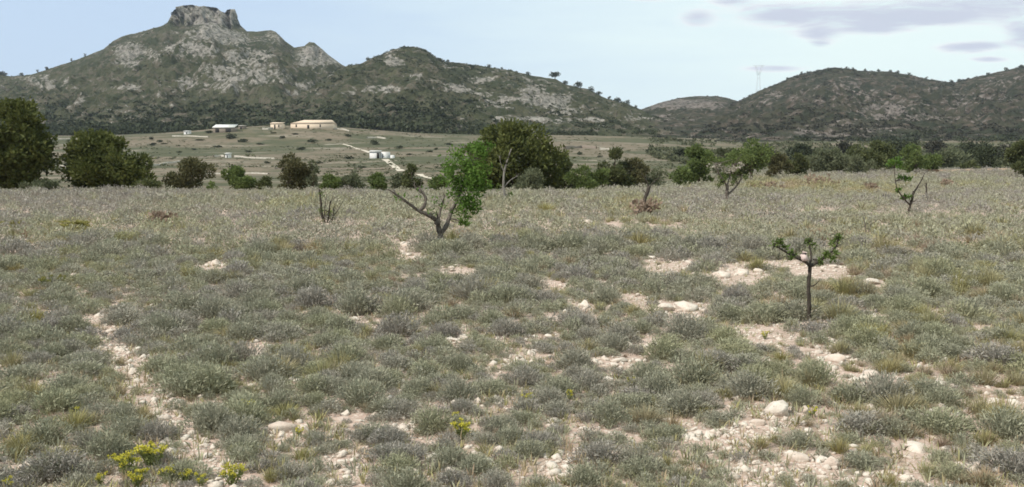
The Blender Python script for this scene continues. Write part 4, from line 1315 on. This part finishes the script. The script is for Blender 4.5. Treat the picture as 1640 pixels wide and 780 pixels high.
# ------------------------------------------------------------------ shrubs and grass
def tuft(seed, n, style, segs=2, bw=0.012, leaflets=3, spread_=1.0):
    """a dome of fine stems, unit radius and unit height"""
    g_ = np.random.default_rng(seed)
    ph = g_.uniform(0, 6.283, n)
    q = np.sqrt(g_.random(n))
    if style == "grass":
        base = np.stack([np.cos(ph) * q * .28, np.sin(ph) * q * .28, np.zeros(n)], 1)
        tip = np.stack([np.cos(ph) * q * 1.0, np.sin(ph) * q * 1.0, (1.1 - .5 * q ** 2) * g_.uniform(.55, 1.15, n)], 1)
    else:
        base = np.stack([np.cos(ph) * q * .5, np.sin(ph) * q * .5, np.zeros(n)], 1)
        tip = np.stack([np.cos(ph) * q, np.sin(ph) * q, (1.02 - .72 * q ** 2.2) * g_.uniform(.62, 1.05, n)], 1)
        lob = 1 + 0.28 * np.sin(ph * 2 + seed) * q + .18 * np.sin(ph * 5 + seed * 2) * q
        tip *= lob[:, None]
    tip += g_.normal(0, .05, (n, 3))
    mid = base * .45 + tip * .55
    mid[:, 2] += .10 * (tip[:, 2] + .2)
    side = np.stack([-np.sin(ph + g_.normal(0, .8, n)), np.cos(ph), g_.normal(0, .2, n)], 1)
    w_ = bw * g_.uniform(.6, 1.4, (n, 1))
    Vs = [np.stack([base - side * w_, base + side * w_, mid + side * w_ * .9, mid - side * w_ * .9, tip], 1).reshape(-1, 3)]
    i = np.arange(n) * 5
    Ts = [np.concatenate([np.stack([i, i + 1, i + 2], 1), np.stack([i, i + 2, i + 3], 1), np.stack([i + 3, i + 2, i + 4], 1)])]
    off = 5 * n
    if leaflets:
        k = n * leaflets
        f = g_.uniform(.15, 1.0, (k, 1))
        idx = np.repeat(np.arange(n), leaflets)
        C = np.where(f < .5, mid[idx] * (f * 2) + base[idx] * (1 - 2 * f), tip[idx] * (f * 2 - 1) + mid[idx] * (2 - 2 * f))
        D = (tip - mid)[idx]
        D = D / (np.linalg.norm(D, axis=1)[:, None] + 1e-6) + g_.normal(0, .7, (k, 3))
        D /= np.linalg.norm(D, axis=1)[:, None]
        s = np.cross(D, g_.normal(0, 1, (k, 3)))
        s /= np.linalg.norm(s, axis=1)[:, None]
        L = bw * g_.uniform(5, 10, (k, 1))
        ww = bw * g_.uniform(.8, 1.7, (k, 1))
        Vs.append(np.stack([C, C + D * L * .5 + s * ww, C + D * L, C + D * L * .5 - s * ww], 1).reshape(-1, 3))
        j = off + np.arange(k) * 4
        Ts.append(np.concatenate([np.stack([j, j + 1, j + 2], 1), np.stack([j, j + 2, j + 3], 1)]))
    return np.vstack(Vs), np.vstack(Ts)


def cushion(seed, n, leaf, wid):
    """a rounded cushion of short upright sprays, unit radius and height"""
    g_ = np.random.default_rng(seed)
    ph, q = g_.uniform(0, 6.283, n), np.sqrt(g_.random(n))
    lob = 1 + .22 * np.sin(ph * 2 + seed) + .15 * np.sin(ph * 3 + 2 * seed)
    top = np.sqrt(np.clip(1 - q ** 2.4, 0, 1))
    C = np.stack([np.cos(ph) * q * lob, np.sin(ph) * q * lob, top * g_.uniform(.35, .9, n) * (1 + .15 * np.sin(ph * 4 + seed) * q)], 1)
    D = np.stack([np.cos(ph) * q * .9, np.sin(ph) * q * .9, np.full(n, .75)], 1) + g_.normal(0, .45, (n, 3))
    D /= np.linalg.norm(D, axis=1)[:, None]
    s = np.cross(D, g_.normal(0, 1, (n, 3)))
    s /= np.linalg.norm(s, axis=1)[:, None]
    L, w_ = leaf * g_.uniform(.6, 1.3, (n, 1)), wid * g_.uniform(.6, 1.4, (n, 1))
    V = np.stack([C - D * L * .4, C + s * w_, C + D * L * .6, C - s * w_], 1).reshape(-1, 3)
    j = np.arange(n) * 4
    return V, np.concatenate([np.stack([j, j + 1, j + 2], 1), np.stack([j, j + 2, j + 3], 1)])


KINDS = [("mauve grey", .10, "shrub"), ("grey brown", .24, "shrub"), ("grey green", .40, "shrub"), ("sage green", .56, "shrub"), ("olive green", .76, "grass"), ("straw coloured", .92, "grass")]
NV = 6
protos_hi, protos_mid, protos_lo = [], [], []
for k, (nm, ti, st) in enumerate(KINDS):
    for v_ in range(NV):
        sd_ = 1000 + k * 20 + v_
        if st == "shrub":
            a1, b1 = tuft(sd_, 300, st, bw=.011, leaflets=4)
            a2, b2 = cushion(sd_ + 5, 700, .20, .020)
            protos_hi.append((np.vstack([a1, a2]), np.vstack([b1, b2 + len(a1)])))
            a1, b1 = tuft(sd_, 60, st, bw=.018, leaflets=2)
            a2, b2 = cushion(sd_ + 5, 300, .24, .032)
            protos_mid.append((np.vstack([a1, a2]), np.vstack([b1, b2 + len(a1)])))
            protos_lo.append(cushion(sd_, 130, .25, .050))
        else:
            protos_hi.append(tuft(sd_, 260, st, bw=.010, leaflets=1))
            protos_mid.append(tuft(sd_, 120, st, bw=.018, leaflets=1))
            protos_lo.append(tuft(sd_, 50, st, bw=.032, leaflets=0))
g = np.random.default_rng(2024)


def field_points(y0, y1, cell, side):
    n_y = int((y1 - y0) / cell)
    xs_, ys_ = [], []
    for i_ in range(n_y):
        yy = y0 + (i_ + .5) * cell
        half = side * yy + 2.5
        m_ = int(2 * half / cell)
        xs_.append(-half + (np.arange(m_) + g.uniform(0, 1, m_)) * cell)
        ys_.append(yy + g.uniform(-.5, .5, m_) * cell)
    return np.concatenate(xs_), np.concatenate(ys_)


X, Y, SZ = [], [], []
for (y0, y1, cell, side, s0, s1) in [(1.6, 9, .255, .85, .075, .19), (9, 17, .34, .75, .10, .24), (17, 34, .56, .72, .17, .36), (34, 72, .85, .7, .26, .52), (72, 190, 1.3, .66, .4, .8)]:
    xx, yy = field_points(y0, y1, cell, side)
    X.append(xx), Y.append(yy), SZ.append(g.uniform(s0, s1, len(xx)) * (0.72 + 0.6 * vnoise(xx / 1.7, yy / 1.7, 8)) * (1 + .25 * fbm(xx / 9, yy / 9, 2, 14)))
for (y0, y1, cell, side, s0, s1) in [(1.6, 10, .15, .8, .035, .085), (10, 18, .21, .72, .05, .11)]:
    xx, yy = field_points(y0, y1, cell, side)
    X.append(xx), Y.append(yy), SZ.append(g.uniform(s0, s1, len(xx)))
X, Y, SZ = map(np.concatenate, (X, Y, SZ))
MAN = [(1300, 536, .17, -.9), (1334, 530, .15, -.9), (1268, 532, .13, 0), (1310, 550, .12, -.4), (300, 632, .20, 0), (135, 602, .19, 0), (1130, 530, .17, 0), (490, 470, .24, -.4), (250, 705, .13, -.9),
       (90, 765, .17, -.9), (170, 735, .15, -.4), (340, 690, .17, 0), (1030, 650, .16, 0), (1420, 600, .15, .9), (1600, 585, .24, -.9), (1380, 690, .2, -.9), (960, 740, .16, -.9), (640, 740, .17, -.9), (690, 690, .16, .4)]
mp_ = np.array([G(q[0], q[1]) for q in MAN])
X, Y, SZ = np.append(X, mp_[:, 0]), np.append(Y, mp_[:, 1]), np.append(SZ, [q[2] for q in MAN])
forced = np.arange(len(X)) >= len(X) - len(MAN)
kk = sstep(.05, .3, X / np.maximum(Y, 30))
ok = Y < 71 + 100 * kk
Z = H(X, Y)
px, py, dd = proj(np.stack([X, Y, Z], 1))
br = bareness(px, py)
px2, py2, _ = proj(np.stack([X, Y + SZ * 1.5, Z], 1))
br = np.maximum(br, .9 * bareness(px2, py2))
nearw = 1 - sstep(14, 40, Y)
patchy = fbm(X / .55, Y / .55, 3, 55) + .45 * fbm(X / 5, Y / 5, 2, 56)
thr = 0.08 + .12 * sstep(500, 680, px) * sstep(430, 560, py) + .08 * sstep(600, 740, py) - .28 * (px > 1330) * (py < 620)
tiny = SZ < .09
ok &= (g.random(len(X)) > br * np.where(tiny, .93, 1.05)) & (patchy < .62 - thr * nearw + .3 * (1 - nearw) + np.where(tiny, .35 * (g.random(len(X)) < .65), 0))
# keep off the stems and the large stones
for (sx, sy, sr, _) in STONES:
    if sr > 0.03:
        ok &= np.hypot(X - sx, (Y - sy)) > sr * 1.1 + SZ * .55
        ok &= ~((np.abs(X - sx) < sr + SZ * .5) & (Y < sy) & (Y > sy - .35 * SZ / .2) & (Y < 20))
ok |= forced
X, Y, Z, SZ, px, py, forced = (q[ok] for q in (X, Y, Z, SZ, px, py, forced))
N = len(X)
kn = fbm(X / (1.7 + Y / 14), Y / (1.7 + Y / 14), 4, 91) * 1.05 + g.normal(0, .66, N) + .1 * (px > 1000) * (Y < 20) + .55 * np.exp(-((px - 1500) / 130) ** 2 - ((py - 690) / 50) ** 2) + .3 * np.exp(-((px - 1620) / 50) ** 2 - ((py - 560) / 60) ** 2) - .3 * np.exp(-((px - 60) / 160) ** 2 - ((py - 740) / 70) ** 2)
kn[forced] = [q[3] for q in MAN]
kind = np.digitize(kn, [-.85, -.42, .18, .66, 1.15])
var = g.integers(0, NV, N)
rot = g.uniform(0, 6.283, N)
hgt = SZ * np.where(kind >= 4, g.uniform(.6, 1.05, N), g.uniform(.65, 1.3, N))
pick = kind * NV + var
app = SZ / np.hypot(X, Y)
inview = (px > -15) & (px < 1655) & (py < 800)
order = np.argsort(np.where(inview, -app, 0))
is_sh = kind < 4
sel = np.zeros(N, bool)
sel[[i_ for i_ in order if is_sh[i_]][:292]] = True
gr_ord = [i_ for i_ in order if not is_sh[i_] and inview[i_]][:130]
sel[gr_ord] = True

land = [(s_[0], s_[1], s_[3]) for s_ in STONES]
used_lb = {}


def place_words(x, y, px_, py_):
    d_ = sorted((math.hypot(x - a, (y - c_)), a, c_, lb) for a, c_, lb in land)[:8]
    return d_


def short(lb):
    return lb.replace(", the largest stone in the field", "").replace(", the taller of two", "").replace(", the broader of two", "")


REG_Y = [(735, "along the very front"), (660, "in the second band from the front"), (590, "in the third band from the front"),
         (0, "in the fourth band from the front")]
me_hi = []
for k, (pv, pt) in enumerate(protos_hi):
    me_hi.append(mesh("shrub", pv, pt, None, [M_shrub], {"tint": np.full(len(pv), KINDS[k // NV][1] + RNG.uniform(-.05, .05))}))
cnt = {}
for i_ in np.nonzero(sel)[0]:
    nm, ti, st = KINDS[kind[i_]]
    o = link("shrub" if st == "shrub" else "grass_tuft", me_hi[pick[i_]], None, (X[i_], Y[i_], Z[i_] - .02 * SZ[i_]))
    o.scale = (SZ[i_] * g.uniform(.9, 1.15), SZ[i_] * g.uniform(.9, 1.15), hgt[i_])
    o.rotation_euler = (g.uniform(-.08, .08), g.uniform(-.08, .08), rot[i_])
    what = "shrub" if st == "shrub" else "grass tuft"
    lab = None
    for (d_, a, c_, lb) in place_words(X[i_], Y[i_], px[i_], py[i_])[:3]:
        if d_ > .75:
            break
        rel = "behind the" if Y[i_] - c_ > abs(X[i_] - a) else ("in front of the" if c_ - Y[i_] > abs(X[i_] - a) else ("west of the" if X[i_] < a else "east of the"))
        cand = f"{nm} {what} {rel} {short(lb)}"
        if len(cand.replace(',', '').split()) <= 16 and cand not in used_lb:
            lab = cand
            break
    if lab:
        used_lb[lab] = 1
        tag(o, lab, "shrub" if st == "shrub" else "grass", f"{nm} {what}s of the field")
    else:
        reg = next(t_ for q, t_ in REG_Y if py[i_] >= q)
        third = "on the track side" if px[i_] < 520 else ("in the middle" if px[i_] < 1080 else "on the boulder side")
        lab = f"{nm} {what} {reg}, {third}"
        tag(o, lab, "shrub" if st == "shrub" else "grass", lab.replace(what, what + "s", 1))

rest = ~sel
tint = np.array([q[1] for q in KINDS])[kind] + g.normal(0, .05, N)
tint = tint - .22 * sstep(22, 45, Y) * np.clip(tint - .45, 0, 1) - .12 * sstep(22, 45, Y)
for (a, c_, rx, ry, to) in [(1265, 303, 110, 10, 1.05), (1400, 308, 60, 6, 1.0), (1570, 299, 90, 8, .74), (255, 356, 40, 12, 1.0), (1010, 330, 60, 12, .95), (460, 330, 120, 12, .9),
                            (120, 372, 60, 9, .78), (1100, 380, 160, 20, .62), (640, 350, 120, 20, .56), (800, 330, 90, 14, .5), (1500, 360, 140, 18, .5), (330, 330, 120, 10, .3)]:
    wgt = .8 * np.exp(-((px - a) / rx) ** 2 - ((py - c_) / ry) ** 2) * (g.random(N) < .8)
    tint = tint * (1 - wgt) + to * wgt
Vs, Ts, At, off = [], [], [], 0
for (lo, hi, pr) in [(0, 8, protos_mid), (8, 20, protos_mid), (20, 400, protos_lo)]:
    m_ = rest & (Y >= lo) & (Y < hi)
    idx = np.nonzero(m_)[0]
    if not len(idx):
        continue
    V2, T2, own = scatter(pr, np.stack([X, Y, Z - .02 * SZ], 1)[idx], SZ[idx], rot[idx], pick[idx], (hgt / SZ)[idx])
    Vs.append(V2), Ts.append(T2 + off), At.append(tint[idx][own])
    off += len(V2)
tag(link("shrub_cover", mesh("shrub_cover", np.vstack(Vs), np.vstack(Ts), None, [M_shrub], {"tint": np.concatenate(At)})),
    "grey green carpet of low shrubs covering the stony field", None, None, "stuff")

# ---- yellow-flowered spurges, each a thing
spurges = [(205, 765, 30, "yellow green spurge at the bottom edge, biggest of its patch"), (243, 750, 34, "yellow green spurge beside the track near the bottom edge"), (222, 782, 24, "low spurge under the biggest yellow patch"),
           (372, 778, 26, "yellow spurge growing on the bare track"), (322, 780, 16, "small yellow spurge on the track's edge"), (295, 778, 18, "small yellow spurge between track and big patch"),
           (740, 704, 28, "yellow spurge with a tall stalk among sage shrubs"), (728, 676, 14, "single small spurge behind the tall stalked one"), (480, 700, 16, "yellow spurge beside the half buried pale slab"),
           (75, 463, 22, "yellow green tuft far back near the flat white stone"), (97, 458, 16, "small yellow green tuft next to the far back one"), (1300, 668, 16, "yellow spurge beside the big pinkish boulder"),
           (685, 632, 12, "tiny yellow spurge in the mid field"), (398, 668, 24, "bright green spurge beside the mauve cushions of the track"), (845, 648, 16, "small yellow spurge near the round pale stone"),
           (912, 640, 14, "yellow flowered tuft in dry grass"), (20, 368, 24, "greenish yellow bush standing in the grey field's far corner"), (1012, 622, 14, "orange yellow tuft by the pale slab"),
           (120, 374, 34, "flat mustard coloured tuft in the far grey field"), (15, 790, 18, "yellow spurge at the corner of the field"),
           (180, 748, 16, "thin yellow green spurge just uphill of the biggest patch"), (268, 772, 20, "yellow spurge between the two big bottom edge patches and the track"), (160, 780, 16, "pale yellow spurge between mauve cushions at the bottom edge"),
           (120, 665, 12, "tiny yellow green spurge between mauve cushions"), (560, 640, 10, "tiny yellow tuft in the sage shrubs"), (1040, 600, 12, "tiny orange yellow tuft in the bare streaks"),
           (640, 560, 10, "yellow green speck of a plant before the bright white stone"), (1390, 640, 12, "small yellow tuft by the dark green grass"), (1225, 545, 12, "small mustard tuft beside the sapling")]
for (px_, py_, wpx_, lb) in spurges:
    c = G(px_, min(py_, 800))
    r_ = wpx_ / 2 * c[1] / FOC * (1.35 if py_ > 730 else 1.1)
    t = empty("spurge_plant", c, lb, "plant", "yellow green spurges in the field")
    if py_ < 400:
        t.scale = (1.3, 1.0, 0.55)
    n_ = 16 if wpx_ > 22 else 9
    a_ = Acc()
    for q in range(n_):
        th, rr = RNG.uniform(0, 6.28), math.sqrt(RNG.random()) * r_
        tip = np.array((rr * math.cos(th), rr * math.sin(th), r_ * RNG.uniform(1.0, 1.9)))
        b0 = tip * np.array([.25, .25, 0])
        a_.tube([b0, (b0 + tip) / 2, tip], [r_ * .035, r_ * .03, r_ * .02], 4)
        k = 16
        f = RNG.uniform(.2, .95, (k, 1))
        a_.leaves(b0 + (tip - b0) * f, rand_dirs(k, .3), r_ * .38, r_ * .12)
        k = 26
        f_ = Acc()
        f_.leaves(tip + RNG.normal(0, 1, (k, 3)) * r_ * np.array([.12, .12, .08]), rand_dirs(k, .6), r_ * .18, r_ * .14)
        link("flower_head", f_.out("flower_head", M_mustard if py_ < 480 else M_yellow), t)
    link("foliage", a_.out("foliage", M_mustard if py_ < 400 else M_spurge), t)

# ---- more single stones in the bare patches and between the shrubs, then the pebbles
extra = []
while len(extra) < 230:
    if g.random() < .6:
        a, c_, rx, ry = bare[g.integers(0, len(bare))]
        p_ = (a + g.normal(0, .55) * rx, c_ + g.normal(0, .55) * ry)
    elif g.random() < .3:
        q = track[g.integers(0, len(track) - 1)]
        p_ = (q[0] + g.normal(0, .7) * q[2], q[1] + g.uniform(-15, 15))
    else:
        p_ = (g.uniform(0, 1640), 400 + 380 * g.random() ** .8)
    if p_[1] < 350 or p_[1] > 790:
        continue
    extra.append(p_)
for (px_, py_) in extra:
    c = G(px_, py_)
    r_ = g.uniform(2.2, 6.5) * (1 + .5 * (py_ - 400) / 380) * c[1] / FOC * (1.3 if g.random() < .15 else 1)
    r_ = min(r_, .09)
    o = link("stone", stone_me[g.integers(0, 12)], None, (c[0], c[1], c[2] + r_ * .15))
    o.scale = (r_, r_ * g.uniform(.7, 1.1), r_ * g.uniform(.7, 1.1))
    o.rotation_euler = (g.uniform(-.3, .3), g.uniform(-.3, .3), g.uniform(0, 6.28))
    side = "along the dirt track" if px_ < 420 else ("around the boulder and sapling" if px_ > 1080 else "in the middle of the field")
    zone = "near the front" if py_ > 640 else ("half way back" if py_ > 520 else "farther back")
    lab = f"small pale limestone lying {side}, {zone}"
    tag(o, lab, "stone", lab.replace("limestone", "limestones"))

npb = 85000
yy = 1.8 + 17 * g.random(npb) ** 1.5
xx = (g.random(npb) * 2 - 1) * (.72 * yy + 1.2)
zz = H(xx, yy)
ppx, ppy, _ = proj(np.stack([xx, yy, zz], 1))
keep = g.random(npb) < np.clip(.22 + bareness(ppx, ppy) + .5 * (fbm(xx / .7, yy / .7, 2, 31) > .15), 0, 1)
xx, yy, zz = xx[keep], yy[keep], zz[keep]
pbp = []
for k in range(6):
    g_ = np.random.default_rng(600 + k)
    V, T = IC1
    V = V * (1 + g_.normal(0, .22, len(V)))[:, None] * np.array([1, g_.uniform(.6, 1), .6])
    pbp.append((V, T))
m_ = len(xx)
V2, T2, _ = scatter(pbp, np.stack([xx, yy, zz + .002], 1), np.exp(g.normal(-4.55, .62, m_)).clip(.004, .045), g.uniform(0, 6.28, m_), g.integers(0, 6, m_))
tag(link("pebbles", mesh("pebbles", V2, T2, None, [M_stone])), "pale pebbles strewn over the bare soil", None, None, "stuff")

# ---- thin dry grass and litter between the shrubs
ng = 42000
yy = 1.8 + 19 * g.random(ng) ** 1.4
xx = (g.random(ng) * 2 - 1) * (.72 * yy + 1.2)
ppx, ppy, _ = proj(np.stack([xx, yy, H(xx, yy)], 1))
keep = (g.random(ng) > .55 * bareness(ppx, ppy)) & (fbm(xx / 1.3, yy / 1.3, 3, 131) > -.2)
xx, yy = xx[keep], yy[keep]
gp_ = [tuft(3000 + k, 7, "grass", bw=.05, leaflets=0) for k in range(6)]
m_ = len(xx)
V2, T2, own = scatter(gp_, np.stack([xx, yy, H(xx, yy)], 1), g.uniform(.03, .085, m_), g.uniform(0, 6.28, m_), g.integers(0, 6, m_), g.uniform(.6, 1.3, m_))
ti = np.where(g.random(m_) < .7, g.uniform(.3, .78, m_), g.uniform(.8, 1.0, m_))
tag(link("dry_grass", mesh("dry_grass", V2, T2, None, [M_shrub], {"tint": ti[own]})), "thin dry grass growing between shrubs and stones", None, None, "stuff")

# ------------------------------------------------------------------ air
HAZE = 0.00006
a_ = Acc()
a_.box((-5200, -5200, -6), (5200, 5200, 420))
hm = bpy.data.materials.new("haze")
hm.use_nodes = True
hm.node_tree.nodes.clear()
hb = NB(hm.node_tree)
ho = hb.n("ShaderNodeOutputMaterial")
pv_ = hb.n("ShaderNodeVolumePrincipled")
pv_.inputs["Color"].default_value = (0.80, 0.88, 1.0, 1)
pv_.inputs["Density"].default_value = HAZE
hm.node_tree.links.new(pv_.outputs[0], ho.inputs["Volume"])
if HAZE > 0:
    tag(link("haze", a_.out("haze", hm)), "thin pale blue air over the valley", None, None, "stuff")
